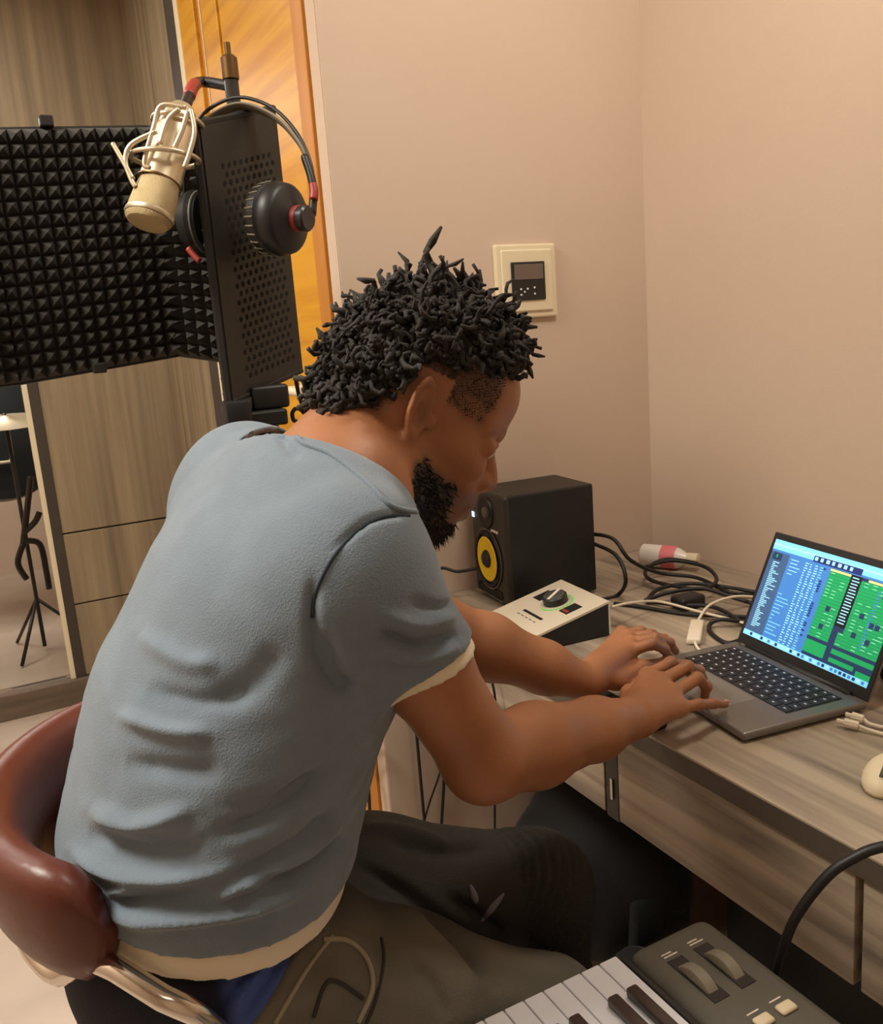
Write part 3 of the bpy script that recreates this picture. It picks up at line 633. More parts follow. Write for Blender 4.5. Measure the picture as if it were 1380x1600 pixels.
for k in range(3):
    a = k*2.094+.4; bm = B(); tube(bm, [(PX, PY, .20), (PX+.3*math.cos(a), PY+.3*math.sin(a), .012)], .01, 8); obj('leg', bm, M_blackm, ms, smooth='all')
goose = catmull([(PX, PY, 1.715), tuple(D(318, 128, 1.40)), tuple(D(302, 135, 1.34)), tuple(D(292, 160, 1.28)), tuple(D(286, 172, 1.255))], 8)
bm = B(); tube(bm, goose, .008, 10); obj('arm', bm, M_black, ms, smooth='all')
bm = B(); tube(bm, goose[14:22], .0095, 10); obj('red_sleeve', bm, M_red, ms, smooth='all')
# microphone
mt_, mb_ = D(283, 178, 1.25), D(229, 352, 1.22); axm = Vector(mb_-mt_); LM = axm.length; MM = axisM(mt_, axm)
mc = thing('condenser_microphone', 'champagne condenser microphone hanging upside down in a wire shock mount', 'microphone', tuple(mt_))
bm = B(); lathe(bm, [(.014, -.012), (.020, -.004), (.0235, .01), (.027, .03), (.0285, LM*.58), (.029, LM*.62)], MM, 32); obj('body', bm, M_cham, mc, smooth=True)
bm = B(); lathe(bm, [(.0305, LM*.62), (.0305, LM*.635), (.029, LM*.64)], MM, 32, cap=False); obj('ring', bm, M_brass, mc, smooth=True)
bm = B(); vs = lathe(bm, [(.029, LM*.635), (.0325, LM*.75), (.0345, LM*.90), (.0335, LM*.955), (.029, LM*.985), (.015, LM)], MM @ Matrix.Diagonal((1.05, .9, 1, 1)), 32); obj('grille', bm, M_mesh, mc, smooth=True)
bm = B(); lathe(bm, [(.0358, LM*.905), (.0362, LM*.925), (.0350, LM*.94)], MM @ Matrix.Diagonal((1.05, .9, 1, 1)), 32, cap=False); obj('grille_band', bm, M_cham, mc, smooth=True)
sm = thing('shock_mount', 'pale wire shock mount cradling the microphone', 'shock mount', tuple(mt_))
def ring3(px, py, d, r, tilt, rr=.0035):
    c = Vector(D(px, py, d)); Mx = axisM(c, axm) @ Matrix.Rotation(tilt, 4, 'X')
    bm = B(); tube(bm, [Mx @ Vector((r*math.cos(t), r*math.sin(t), 0)) for t in np.linspace(0, 2*math.pi, 33)[:-1]], rr, 8, closed=True); return bm
obj('upper_ring', ring3(278, 192, 1.25, .034, .25), M_cham, sm, smooth='all')
obj('lower_ring', ring3(258, 248, 1.24, .046, .35), M_cham, sm, smooth='all')
for pts in ([(290, 168), (252, 165), (240, 200), (228, 240), (226, 258), (234, 262)], [(298, 170), (304, 205), (296, 240), (288, 262)], [(245, 205), (206, 225), (196, 250), (205, 280), (212, 292)], [(280, 170), (262, 188), (250, 225)], [(294, 172), (284, 205), (272, 232)], [(176, 224), (190, 248), (208, 280)]):
    bm = B(); tube(bm, catmull([tuple(D(x, y, 1.205)) for x, y in pts], 6), .0035, 8); obj('wire', bm, M_cham, sm, smooth='all')
bm = B(); tube(bm, catmull([tuple(D(x, y, d)) for x, y, d in ((213, 180, 1.5), (205, 150, 1.42), (219, 188, 1.3), (226, 200, 1.22))], 4), .0015, 6); bm.free()
# headphones hung on the screen
hd = thing('headphones', 'black headphones with red accents hung over the vocal screen', 'headphones', tuple(D(440, 340, 1.3)))
hA = D(448, 342, 1.285); od = Vector(CR*.86-CF*.42-CU*.12).normalized(); MH = axisM(hA, od)
bm = B(); lathe(bm, [(.028, -.038), (.044, -.040), (.051, -.034), (.052, -.022), (.048, -.016)], MH, 36); obj('ear_pad', bm, M_black, hd, smooth=True)
bm = B()
for k in range(26):
    t = 2*math.pi*k/26; tube(bm, [MH @ Vector((.0500*math.cos(t), .0500*math.sin(t), -.037)), MH @ Vector((.0522*math.cos(t), .0522*math.sin(t), -.022))], .0014, 6)
obj('pad_stitching', bm, M_wheel, hd, smooth='all')
bm = B(); lathe(bm, [(.050, -.018), (.0525, -.012), (.051, -.004), (.049, .004), (.044, .008), (.030, .011), (.022, .016), (.018, .017)], MH, 36); obj('ear_cup', bm, M_black, hd, smooth=True)
bm = B(); lathe(bm, [(.0185, .015), (.0185, .024), (.016, .026)], MH, 28); obj('red_ring', bm, M_red, hd, smooth=True)
bm = B(); lathe(bm, [(.0175, .024), (.0185, .036), (.016, .039), (.003, .0385)], MH, 28); obj('cap', bm, mat('headphone_cap', lin(44, 42, 42), .3), hd, smooth=True)
band = [(488, 330, 1.285), (492, 300, 1.285), (484, 250, 1.29), (462, 205, 1.30), (425, 168, 1.31), (375, 152, 1.32), (330, 168, 1.33), (302, 200, 1.34), (290, 250, 1.37), (288, 300, 1.39), (292, 330, 1.40)]
bpt = catmull([tuple(D(*p)) for p in band], 6)
bm = B(); tube(bm, bpt, .0028, 8); obj('band_rod', bm, M_black, hd, smooth='all')
band2 = [(484, 262, 1.30), (470, 228, 1.30), (440, 192, 1.31), (405, 172, 1.32), (372, 166, 1.325), (335, 182, 1.33), (306, 215, 1.34)]
bm = B(); tube(bm, catmull([tuple(D(*p)) for p in band2], 6), .0035, 10, flat=(3.5, tuple(CF))); obj('band_strap', bm, mat('strap_grey', lin(120, 110, 92), .5), hd, smooth='all')
bm = B(); tube(bm, catmull([tuple(D(*p)) for p in ((476, 245, 1.288), (486, 275, 1.286), (490, 300, 1.285), (488, 335, 1.283))], 5), .006, 8, flat=(1.6, tuple(CF))); obj('yoke', bm, M_black, hd, smooth='all')
bm = B(); tube(bm, catmull([tuple(D(*p)) for p in ((489, 288, 1.28), (491, 300, 1.279), (490, 312, 1.278))], 4), .0068, 8); obj('red_joint', bm, M_red, hd, smooth='all')
hB = D(306, 348, 1.40); MH2 = axisM(hB, -Vector(CR*.95-CF*.2))
bm = B(); lathe(bm, [(.028, -.020), (.044, -.018), (.05, -.004), (.044, .012), (.02, .02)], MH2, 32); obj('ear_cup', bm, M_black, hd, smooth=True)
bm = B(); tube(bm, [MH2 @ Vector((.045*math.cos(t), .045*math.sin(t), -.012)) for t in np.linspace(0, 6.2832, 29)[:-1]], .003, 6, closed=True); obj('cup_ring', bm, M_grey, hd, smooth='all')
bm = B(); tube(bm, catmull([tuple(D(*p)) for p in ((294, 388, 1.37), (304, 400, 1.37), (312, 408, 1.37))], 4), .005, 8); obj('red_joint', bm, M_red, hd, smooth='all')
# ------------------------------------------------------------------ bar stool
SC = (.15, .89); SZ = .60
bs = thing('bar_stool', 'brown leather bar stool with wrapped low back and chrome tube', 'stool', (SC[0], SC[1], 0))
bm = B(); lathe(bm, [(.05, SZ-.075), (.18, SZ-.07), (.195, SZ-.05), (.195, SZ-.02), (.18, SZ-.004), (.1, SZ), (.01, SZ)], Matrix.Translation((SC[0], SC[1], 0)), 40); obj('seat', bm, M_leather, bs, smooth=True)
ang_ = np.linspace(math.radians(-128), math.radians(-255), 26); bm = B(); P = []; rr = []
rings = []
for i, a in enumerate(ang_):
    t = i/25; e = min(1, min(t, 1-t)/.10); e = math.sqrt(max(0.03, 1-(1-e)**2))
    c = Vector((SC[0]+.196*math.cos(a), SC[1]+.196*math.sin(a), .850+.02*t)); o_ = Vector((math.cos(a), math.sin(a), 0))
    ring = []
    for j in range(16):
        u = 2*math.pi*j/16; ring.append(bm.verts.new(c+o_*(.027*e*math.copysign(abs(math.cos(u))**.8, math.cos(u))+.012*math.sin(u))+Vector((0, 0, .062*e*math.copysign(abs(math.sin(u))**.75, math.sin(u))))))
    rings.append(ring)
for p, q in zip(rings, rings[1:]):
    for j in range(16): bm.faces.new((p[j], p[(j+1) % 16], q[(j+1) % 16], q[j]))
bm.faces.new(rings[0][::-1]); bm.faces.new(rings[-1]); obj('backrest', bm, M_leather, bs, smooth='all')
def chromeP():
    pts = [(SC[0]+.192*math.cos(a), SC[1]+.192*math.sin(a), .785) for a in np.linspace(math.radians(-250), math.radians(-150), 10)]
    return pts
bm = B(); tube(bm, catmull(chromeP()+[tuple(D(150, 1500, .77)), tuple(D(255, 1560, .745)), tuple(D(335, 1606, .765)), (.165, .72, .58), (.18, .80, .54)], 3), .0105, 12); obj('chrome_rail', bm, M_chrome, bs, smooth='all')
bm = B(); tube(bm, [tuple(D(92, 1478, .80)), tuple(D(135, 1505, .785))], .014, 10); obj('rail_sleeve', bm, M_black, bs, smooth='all')
bm = B(); lathe(bm, [(.03, .03), (.03, SZ-.07)], Matrix.Translation((SC[0], SC[1], 0)), 24); obj('column', bm, M_chrome, bs, smooth=True)
bm = B(); lathe(bm, [(.21, 0), (.21, .008), (.12, .02), (.035, .035)], Matrix.Translation((SC[0], SC[1], 0)), 40); obj('base', bm, M_chrome, bs, smooth=True)
bm = B(); tube(bm, [(SC[0]+.12+.14*math.cos(t), SC[1]+.14*math.sin(t), .27) for t in np.linspace(0, 6.2832, 33)[:-1]], .01, 8, closed=True); obj('foot_ring', bm, M_chrome, bs, smooth='all')

# ------------------------------------------------------------------ person: distance-field modelling helpers
class Rc:      # tapered capsule, optional lateral squash along unit axis l about point c
    def __init__(s, a, b, ra, rb, k=.02, sq=None):
        s.a, s.b, s.ra, s.rb, s.k, s.sq, s.op = np.array(a, float), np.array(b, float), ra, rb, k, sq, 'u'
    def __call__(s, p):
        a, b = s.a, s.b
        if s.sq:
            l, c, r = s.sq; l = np.array(l)
            f = lambda q: q-np.outer((q-c)@l, l)*(1-1/r)
            p = f(p); a = f(a[None])[0]; b = f(b[None])[0]
        ab = b-a; t = np.clip((p-a)@ab/max(ab@ab, 1e-12), 0, 1)
        return np.linalg.norm(p-a-t[:, None]*ab, axis=1)-(s.ra+(s.rb-s.ra)*t)
class CutRc(Rc):      # tapered capsule ending at a plane
    def __init__(s, a, b, ra, rb, k, pt, n):
        super().__init__(a, b, ra, rb, k); s.pt = np.array(pt); s.n = np.array(n)/np.linalg.norm(n)
    def __call__(s, p): return np.maximum(super().__call__(p), (p-s.pt)@s.n)
class El:      # ellipsoid in frame R (columns are axes)
    def __init__(s, c, r, R=None, k=.02, op='u'):
        s.c, s.r, s.R, s.k, s.op = np.array(c, float), np.array(r, float), (np.eye(3) if R is None else R), k, op
    def __call__(s, p):
        q = (p-s.c)@s.R; k0 = np.linalg.norm(q/s.r, axis=1); k1 = np.linalg.norm(q/s.r**2, axis=1)
        return k0*(k0-1)/np.maximum(k1, 1e-6)
class Ring:    # elliptical ring in the frame's first and third axes
    def __init__(s, c, r1, r3, rr, R, k=.004):
        s.c, s.r1, s.r3, s.rr, s.R, s.k, s.op = np.array(c), r1, r3, rr, R, k, 'u'
    def __call__(s, p):
        q = (p-s.c)@s.R; m_ = (s.r1+s.r3)/2
        h = np.hypot(q[:, 0]/s.r1, q[:, 2]/s.r3); return np.hypot((h-1)*m_, q[:, 1])-s.rr
def smin(a, b, k):
    h = np.maximum(k-np.abs(a-b), 0)/k; return np.minimum(a, b)-h*h*k*.25
def combine(ds, prims):
    d = None
    for v, q in zip(ds, prims):
        if d is None: d = v if q.op == 'u' else np.full_like(v, 9.)
        elif q.op == 'u': d = smin(d, v, q.k)
        else: d = -smin(-d, v, q.k)
    return d
def build_field(prims, lo, hi, h, post=None):
    lo = np.array(lo, float); n = np.ceil((np.array(hi)-lo)/h/16).astype(int); N = n*16+1
    V = np.full(tuple(N), 1., np.float32); R = h*16*.5*1.7321
    cs = np.stack(np.meshgrid(*[lo[i]+(np.arange(n[i])+.5)*16*h for i in range(3)], indexing='ij'), -1).reshape(-1, 3)
    ids = np.stack(np.meshgrid(*[np.arange(n[i]) for i in range(3)], indexing='ij'), -1).reshape(-1, 3)
    DM = np.array([q(cs) for q in prims]); un = np.array([q.op == 'u' for q in prims])
    best = DM[un].min(0)
    off = np.stack(np.meshgrid(np.arange(17), np.arange(17), np.arange(17), indexing='ij'), -1).reshape(-1, 3)*h
    neg = best < -R-.05
    for j in np.where(best < R*1.35+.03)[0]:
        i0 = ids[j]*16; sl_ = tuple(slice(i0[a], i0[a]+17) for a in range(3))
        if neg[j] and post is None: V[sl_] = -1; continue
        pts = lo+i0*h+off; sel = [q for q, dd in zip(prims, DM[:, j]) if dd < max(best[j], 0)+2.2*R+.06]
        d = combine([q(pts) for q in sel], sel)
        if d is None: continue
        if post is not None: d = post(pts, d)
        V[sl_] = d.reshape(17, 17, 17)
    return V, lo
def surfnet(V, lo, h):
    s = V < 0; c = np.zeros(tuple(np.array(V.shape)-1), np.uint8)
    for a in (0, 1):
        for b_ in (0, 1):
            for e in (0, 1): c += s[a:V.shape[0]-1+a, b_:V.shape[1]-1+b_, e:V.shape[2]-1+e]
    act = np.argwhere((c > 0) & (c < 8)); idx = np.full(c.shape, -1, np.int32); idx[tuple(act.T)] = np.arange(len(act))
    cor = np.array([(a, b_, e) for a in (0, 1) for b_ in (0, 1) for e in (0, 1)])
    val = np.stack([V[tuple((act+o).T)] for o in cor], 1); acc = np.zeros((len(act), 3)); cnt = np.zeros(len(act))
    for i in range(8):
        for j in range(i+1, 8):
            if np.abs(cor[i]-cor[j]).sum() != 1: continue
            va, vb = val[:, i], val[:, j]; mk = (va < 0) != (vb < 0)
            t = np.where(mk, va/np.where(mk, va-vb, 1), 0)
            acc[mk] += (cor[i]+t[:, None]*(cor[j]-cor[i]))[mk]; cnt[mk] += 1
    verts = lo+(act+acc/cnt[:, None])*h; F = []
    for ax in range(3):
        u, v = (ax+1) % 3, (ax+2) % 3
        sl0 = [slice(None)]*3; sl1 = [slice(None)]*3; sl0[ax] = slice(0, -1); sl1[ax] = slice(1, None)
        e = np.argwhere(s[tuple(sl0)] != s[tuple(sl1)])
        e = e[(e[:, u] > 0) & (e[:, v] > 0) & (e[:, u] < c.shape[u]) & (e[:, v] < c.shape[v])]
        du = np.zeros(3, int); du[u] = 1; dv = np.zeros(3, int); dv[v] = 1
        q = np.stack([idx[tuple((e-du-dv).T)], idx[tuple((e-dv).T)], idx[tuple(e.T)], idx[tuple((e-du).T)]], 1)
        fl = ~s[tuple(e.T)]; q[fl] = q[fl][:, ::-1]; F.append(q)
    F = np.concatenate(F); F = F[(F >= 0).all(1)]
    return verts, F
def np_mesh(name, verts, F, material, parent=None, colors=None):
    me = bpy.data.meshes.new(name); me.vertices.add(len(verts)); me.vertices.foreach_set('co', np.ascontiguousarray(verts, np.float32).ravel())
    k = F.shape[1]; me.loops.add(F.size); me.loops.foreach_set('vertex_index', np.ascontiguousarray(F, np.int32).ravel())
    me.polygons.add(len(F)); me.polygons.foreach_set('loop_start', np.arange(0, F.size, k, dtype=np.int32))
    me.polygons.foreach_set('use_smooth', np.ones(len(F), bool))
    me.update(calc_edges=True); me.validate(); me.materials.append(material)
    if colors is not None:
        ca = me.color_attributes.new('Col', 'FLOAT_COLOR', 'POINT'); ca.data.foreach_set('color', np.ascontiguousarray(colors, np.float32).ravel())
    return link(bpy.data.objects.new(name, me), parent)
def laplace(verts, F, it=2, w=.5):
    n = len(verts); E_ = np.concatenate([F[:, [i, (i+1) % 4]] for i in range(4)]); E_ = np.concatenate([E_, E_[:, ::-1]])
    deg = np.bincount(E_[:, 0], minlength=n)[:, None].clip(1)
    for _ in range(it):
        s = np.stack([np.bincount(E_[:, 0], weights=verts[E_[:, 1], i], minlength=n) for i in range(3)], 1)
        verts = verts*(1-w)+w*s/deg
    return verts
def normals(verts, F):
    fn = np.cross(verts[F[:, 2]]-verts[F[:, 0]], verts[F[:, 3]]-verts[F[:, 1]]); N = np.zeros_like(verts)
    for i in range(4):
        for a in range(3): N[:, a] += np.bincount(F[:, i], weights=fn[:, a], minlength=len(verts))
    return N/np.maximum(np.linalg.norm(N, axis=1, keepdims=True), 1e-12)
FK = 1.8
def fold(verts, N, lines, facing=True):
    """push cloth along its normal near traced fold lines: (points, half width px, metres)"""
    v = verts-CP; z = v@CF; P2 = np.stack([690+FPX*(v@CR)/z, 800-FPX*(v@CU)/z], 1)
    vis = np.clip(-(N*(v/np.linalg.norm(v, axis=1, keepdims=True))).sum(1)*3, 0, 1)
    out = verts.copy()
    for pts, wd, am in lines:
        P = np.array(catmull([np.array(p, float) for p in pts], 6)); best = np.full(len(verts), 1e9); tt = np.zeros(len(verts))
        for i in range(len(P)-1):
            a, b_ = P[i], P[i+1]; ab = b_-a; t = np.clip(((P2-a)@ab)/(ab@ab), 0, 1); dd = np.linalg.norm(P2-a-t[:, None]*ab, axis=1)
            m_ = dd < best; best[m_] = dd[m_]; tt[m_] = (i+t[m_])/(len(P)-1)
        fade = np.clip(np.minimum(tt, 1-tt)/.25, .15, 1)
        out += N*(am*np.exp(-(best/wd)**2)*fade*vis*FK)[:, None]
    return out

# ------------------------------------------------------------------ skeleton (pixel + depth, metres)
MID = .885
def onmid(x, y): return Yp(x, y, MID)      # point of the body's middle plane seen at a pixel
person = thing('person', 'person in blue grey shirt and dark jeans leaning over the laptop', 'person', (.12, .885, SZ))
T = [(onmid(330, 1470), .128), (onmid(326, 1290), .124), (onmid(364, 1110), .122), (onmid(440, 935), .114), (onmid(490, 818), .088), (onmid(545, 762), .058)]
LATA = np.array([math.sin(math.radians(4)), math.cos(math.radians(4)), 0]); SQ = (LATA, np.array([.2, MID, 1.0]), 1.38)
SHR, SHL = D(552, 876, .83), np.array([.275, 1.05, 1.165])
ELR, WRR = D(756, 1186, .935), Zp(990, 1122, .812)
ELL, WRL = D(690, 985, 1.19), Zp(915, 1066, .815)
def torso(inf=0, k=.06):
    pr = [Rc(T[i][0], T[i+1][0], T[i][1]+inf, T[i+1][1]+inf, k, SQ) for i in range(4)]
    up = T[4][0]; ch = T[3][0]
    for s_, sh in ((0, SHR), (1, SHL)):
        pr.append(Rc(up+np.array([0, (-.05, .03)[s_], (-.01, .005)[s_]]), sh, (.056, .072)[s_]+inf, (.050, .058)[s_]+inf, .06))
        pr.append(Rc(ch+np.array([0, (-.07, .07)[s_], .0]), sh+np.array([-.03, 0, -.03]), .088+inf, .050+inf, .06))
    return pr
# head frame
HY, HP = math.radians(-13), math.radians(31)
hf = np.array([math.cos(HY)*math.cos(HP), math.sin(HY)*math.cos(HP), -math.sin(HP)]); hl = np.array([-math.sin(HY), math.cos(HY), 0]); hu = np.cross(hf, hl)
HM = np.stack([hf, hl, hu], 1); HS = 1.05
HO = D(655, 640, .94)-HM@(np.array([-.012, -.077, 0])*HS)
def H(x, y, z): return HO+HM@(np.array([x, y, z])*HS)
def hel(c, r, k=.02, op='u', rot=None):
    R = HM if rot is None else HM@rot
    return El(H(*c), np.array(r)*HS, R, k, op)
def hrc(a, b_, ra, rb, k=.012): return Rc(H(*a), H(*b_), ra*HS, rb*HS, k)
head = [hel((-.002, 0, .036), (.094, .077, .086)), hel((.012, 0, .012), (.082, .071, .075)), hel((.040, 0, .050), (.063, .062, .050), .03), hel((.036, 0, -.035), (.058, .057, .075)),
        hel((.030, 0, -.080), (.058, .054, .036)), hrc((.062, -.012, -.112), (.062, .012, -.112), .023, .023, .03),
        hel((-.035, 0, -.01), (.055, .062, .060), .03), hrc((.0, 0, -.03), (.075, 0, -.07), .05, .03, .03)]
for s_ in (-1, 1):
    head += [hrc((.0, s_*.055, -.045), (.055, s_*.026, -.105), .018, .018, .03),       # jaw line
             hrc((.035, s_*.056, -.015), (.075, s_*.040, -.028), .014, .016, .02),      # cheek bone
             hrc((.064, s_*.048, .022), (.094, s_*.012, .016), .011, .010, .014)]       # brow
head += [hrc((.090, 0, .008), (.108, 0, -.026), .010, .0115, .012), hrc((.104, 0, -.024), (.1145, 0, -.036), .0115, .0125, .01)]
for s_ in (-1, 1): head += [hel((.102, s_*.013, -.039), (.013, .0085, .009), .008)]
head += [hrc((.085, 0, -.055), (.094, 0, -.062), .026, .014, .02)]
for s_ in (-1, 1):
    head += [hel((.099, s_*.033, -.003), (.016, .017, .012), .008, 's')]
    head += [hrc((.082, s_*.046, -.003), (.089, s_*.020, -.005), .0098, .0098, .006)]
    head += [hrc((.0905, s_*.044, .0035), (.0985, s_*.022, .0045), .0035, .0035, .003)]   # upper lid
head += [hrc((.094, -.020, -.070), (.104, 0, -.066), .0065, .0085, .006), hrc((.094, .020, -.070), (.104, 0, -.066), .0065, .0085, .006),
         hrc((.090, -.018, -.076), (.101, 0, -.080), .0065, .0095, .006), hrc((.090, .018, -.076), (.101, 0, -.080), .0065, .0095, .006)]
def rotx(a): c, s_ = math.cos(a), math.sin(a); return np.array([[1, 0, 0], [0, c, -s_], [0, s_, c]])
def rotz(a): c, s_ = math.cos(a), math.sin(a); return np.array([[c, -s_, 0], [s_, c, 0], [0, 0, 1]])
def roty(a): c, s_ = math.cos(a), math.sin(a); return np.array([[c, 0, s_], [0, 1, 0], [-s_, 0, c]])
for s_ in (-1, 1):
    Re = HM@rotz(-s_*.45)@roty(-.15)
    head += [El(H(-.014, s_*.082, .000), np.array([.0125, .0055, .028])*HS, Re, .006), Ring(H(-.014, s_*.086, .003), .0122*HS, .0275*HS, .0040*HS, Re, .004),
             El(H(-.008, s_*.094, -.001), np.array([.0080, .0135, .017])*HS, Re, .004, 's'), El(H(-.010, s_*.080, -.029), np.array([.008, .006, .009])*HS, Re, .006),
             hel((.004, s_*.078, -.006), (.006, .006, .009), .005)]
neck = [Rc(H(-.030, 0, -.045), T[5][0], .060, .066, .03), Rc(T[5][0], T[4][0], .062, .066, .05), Rc(H(-.050, 0, -.02), T[4][0]+np.array([-.01, 0, .005]), .045, .046, .04)]
neck += [Rc(H(-.02, s_*.05, -.05), T[5][0]+np.array([.05, s_*.02, -.05]), .022, .025, .025) for s_ in (-1, 1)]
def arm(s, e, w_, sc=1.0, bul=(0, 0, -1)):
    m1 = s+(e-s)*.5; m2 = e+(w_-e)*.30; m3 = e+(w_-e)*.70; bul = np.array(bul)
    return [Rc(s, m1, .050*sc, .046*sc, .02), Rc(m1, e, .046*sc, .042*sc, .02), Rc(e, m2, .043*sc, .045*sc, .02), Rc(m2, m3, .045*sc, .036*sc, .02), Rc(m3, w_, .036*sc, .027*sc, .02)]
armR = arm(SHR, ELR, WRR); armL = arm(SHL, ELL, WRL, .97)
def hand(W_, K, fingers, thumb, sc=1.0, kk=.014):
    pr = []
    for q in K: pr.append(Rc(W_+(q-W_)*.12, q, .021*sc, .0125*sc, kk))
    for i in range(3): pr.append(Rc(K[i], K[i+1], .0115*sc, .0115*sc, .008))
    for i, f in enumerate(fingers):
        ch = [K[i]]+f; r0 = (.0100, .0102, .0096, .0086)[i]*sc
        for j in range(len(ch)-1): pr.append(Rc(ch[j], ch[j+1], r0*(1-.12*j), r0*(1-.12*(j+1)), .0045))
        for j in range(1, len(ch)-1): pr.append(El(ch[j], np.array([1, 1, 1])*r0*(1.05-.1*j), None, .004))
    rt_ = [.017, .0135, .0115, .0088]
    for j in range(len(thumb)-1): pr.append(Rc(thumb[j], thumb[j+1], rt_[j]*sc, rt_[j+1]*sc, .008))
    return pr
zz = lambda x, y, z: Zp(x, y, z)
KR = [zz(1012, 1056, .818), zz(1032, 1066, .820), zz(1050, 1084, .814), zz(1060, 1106, .804)]
FR = [[zz(1048, 1036, .824), zz(1066, 1040, .805), zz(1076, 1052, .780)],
      [zz(1074, 1042, .828), zz(1092, 1048, .808), zz(1100, 1062, .781)],
      [zz(1090, 1060, .818), zz(1104, 1072, .800), zz(1101, 1090, .779)],
      [zz(1092, 1101, .801), zz(1115, 1099, .790), zz(1133, 1101, .778)]]
TR = [WRR+(KR[0]-WRR)*.15, zz(985, 1085, .795), zz(1006, 1070, .784), zz(1030, 1062, .779)]
handR = hand(WRR, KR, FR, TR)
KL = [zz(982, 1018, .822), zz(985, 1006, .824), zz(980, 997, .818), zz(972, 990, .808)]
FL = [[zz(1018, 1006, .832), zz(1038, 1014, .812), zz(1050, 1030, .780)],
      [zz(1022, 998, .832), zz(1046, 1004, .808), zz(1056, 1018, .780)],
      [zz(1016, 992, .822), zz(1038, 998, .800), zz(1050, 1012, .778)],
      [zz(1002, 986, .806), zz(1020, 990, .792), zz(1034, 1000, .777)]]
TL = [WRL+(KL[0]-WRL)*.15, zz(962, 1064, .800), zz(1003, 1043, .800), zz(1046, 1035, .780)]
handL = hand(WRL, KL, FL, TL, .98)
HB = .0029
body_pr = torso(-.012)+neck+head+armR+armL+handR+handL
V, lo = build_field(body_pr, (-.04, .58, .70), (.98, 1.17, 1.46), HB)
bv, bf = surfnet(V, lo, HB); del V
bv = laplace(bv, bf, 1, .4)
# skin colour: warm brown, darker beard, faded sides of the head, darker knuckles, lips
q = ((bv-HO)@HM)/HS
def sm(x, a, b_): t = np.clip((x-a)/(b_-a), 0, 1); return t*t*(3-2*t)
def vnoise(p, f, seed=0):
    r_ = np.zeros(len(p))
    for i in range(5):
        d = np.random.default_rng(seed+i).normal(size=3); d /= np.linalg.norm(d); d2 = np.random.default_rng(seed+50+i).normal(size=3); d2 /= np.linalg.norm(d2)
        r_ += np.sin(p@d*f*(1+.37*i)+1.7*np.sin(p@d2*f*.7+i))
    return r_/5
skin = np.array(lin(172, 116, 78)[:3]); skin_d = np.array(lin(134, 86, 58)[:3]); beardc = np.array(lin(24, 19, 16)[:3]); fadec = np.array(lin(58, 42, 33)[:3]); lipc = np.array(lin(104, 62, 52)[:3])
C = skin+(skin_d-skin)*(.5+.5*vnoise(bv, 40))[:, None]*.6
inhead = (np.abs(q[:, 0]) < .13) & (np.abs(q[:, 1]) < .105) & (q[:, 2] > -.16) & (q[:, 2] < .15)
earm = (np.abs(q[:, 1]) > .074) & (q[:, 0] > -.036) & (q[:, 0] < .010) & (np.abs(q[:, 2]) < .042)
nz_ = vnoise(q, 160, 9)*.004
line = np.interp(q[:, 0], [-.02, .015, .045, .075, .09, .12], [-.055, -.040, -.048, -.050, -.052, -.053])
bd = sm(line-q[:, 2]+nz_, -.006, .010)*sm(q[:, 0], -.004, .014)*inhead*(~earm)
lipm = (np.hypot((q[:, 2]+.0735)/.014, q[:, 1]/.026) < 1) & (q[:, 0] > .088)
bd = bd*(~lipm)
front = sm(q[:, 0], .066, .080)*sm(q[:, 2], -.098, -.090)
bdt = bd*(1-front); bd = bd*(1-.45*front)
fz = sm(q[:, 2]+nz_*2, .008, .036)*inhead*sm(.074-q[:, 0], -.0, .02)*(~earm)
bk = sm(-.035-q[:, 0], 0, .02)*sm(q[:, 2], -.035, -.01)*inhead
fz = np.maximum(fz, bk*.9)
C = C+(fadec-C)*(fz*.85)[:, None]; C = C+(beardc-C)*(bd*.96)[:, None]; C[lipm & inhead] = lipc
ba = np.array([.066, .050, .024]); bb_ = np.array([.097, .014, .021]); qa = np.stack([q[:, 0], np.abs(q[:, 1]), q[:, 2]], 1)
bt_ = np.clip((qa-ba)@(bb_-ba)/((bb_-ba)@(bb_-ba)), 0, 1); bdist = np.linalg.norm((qa-ba-bt_[:, None]*(bb_-ba))*np.array([.35, .5, 1.4]), axis=1)
brm = sm(.0065+nz_*.5-bdist, 0, .003)*inhead; C = C+(beardc-C)*(brm*.85)[:, None]
hol = np.exp(-(((q[:, 0]+.008)/.008)**2+((q[:, 2]+.004)/.014)**2))*(np.abs(q[:, 1]) > .070)*inhead; C *= (1-.35*hol)[:, None]  # ear hollow darkened: recess shade put into the skin colour
for kn in [f[0] for f in FR+FL]:
    C *= (1-.35*np.exp(-(np.linalg.norm(bv-kn, axis=1)/.011)**2))[:, None]
M_skin = mat('skin', lin(150, 98, 66), .48, attr='Col', bump=.12, bscale=260, spec=.45)
body = np_mesh('body', bv, bf, M_skin, person, np.concatenate([C, np.ones((len(C), 1))], 1))
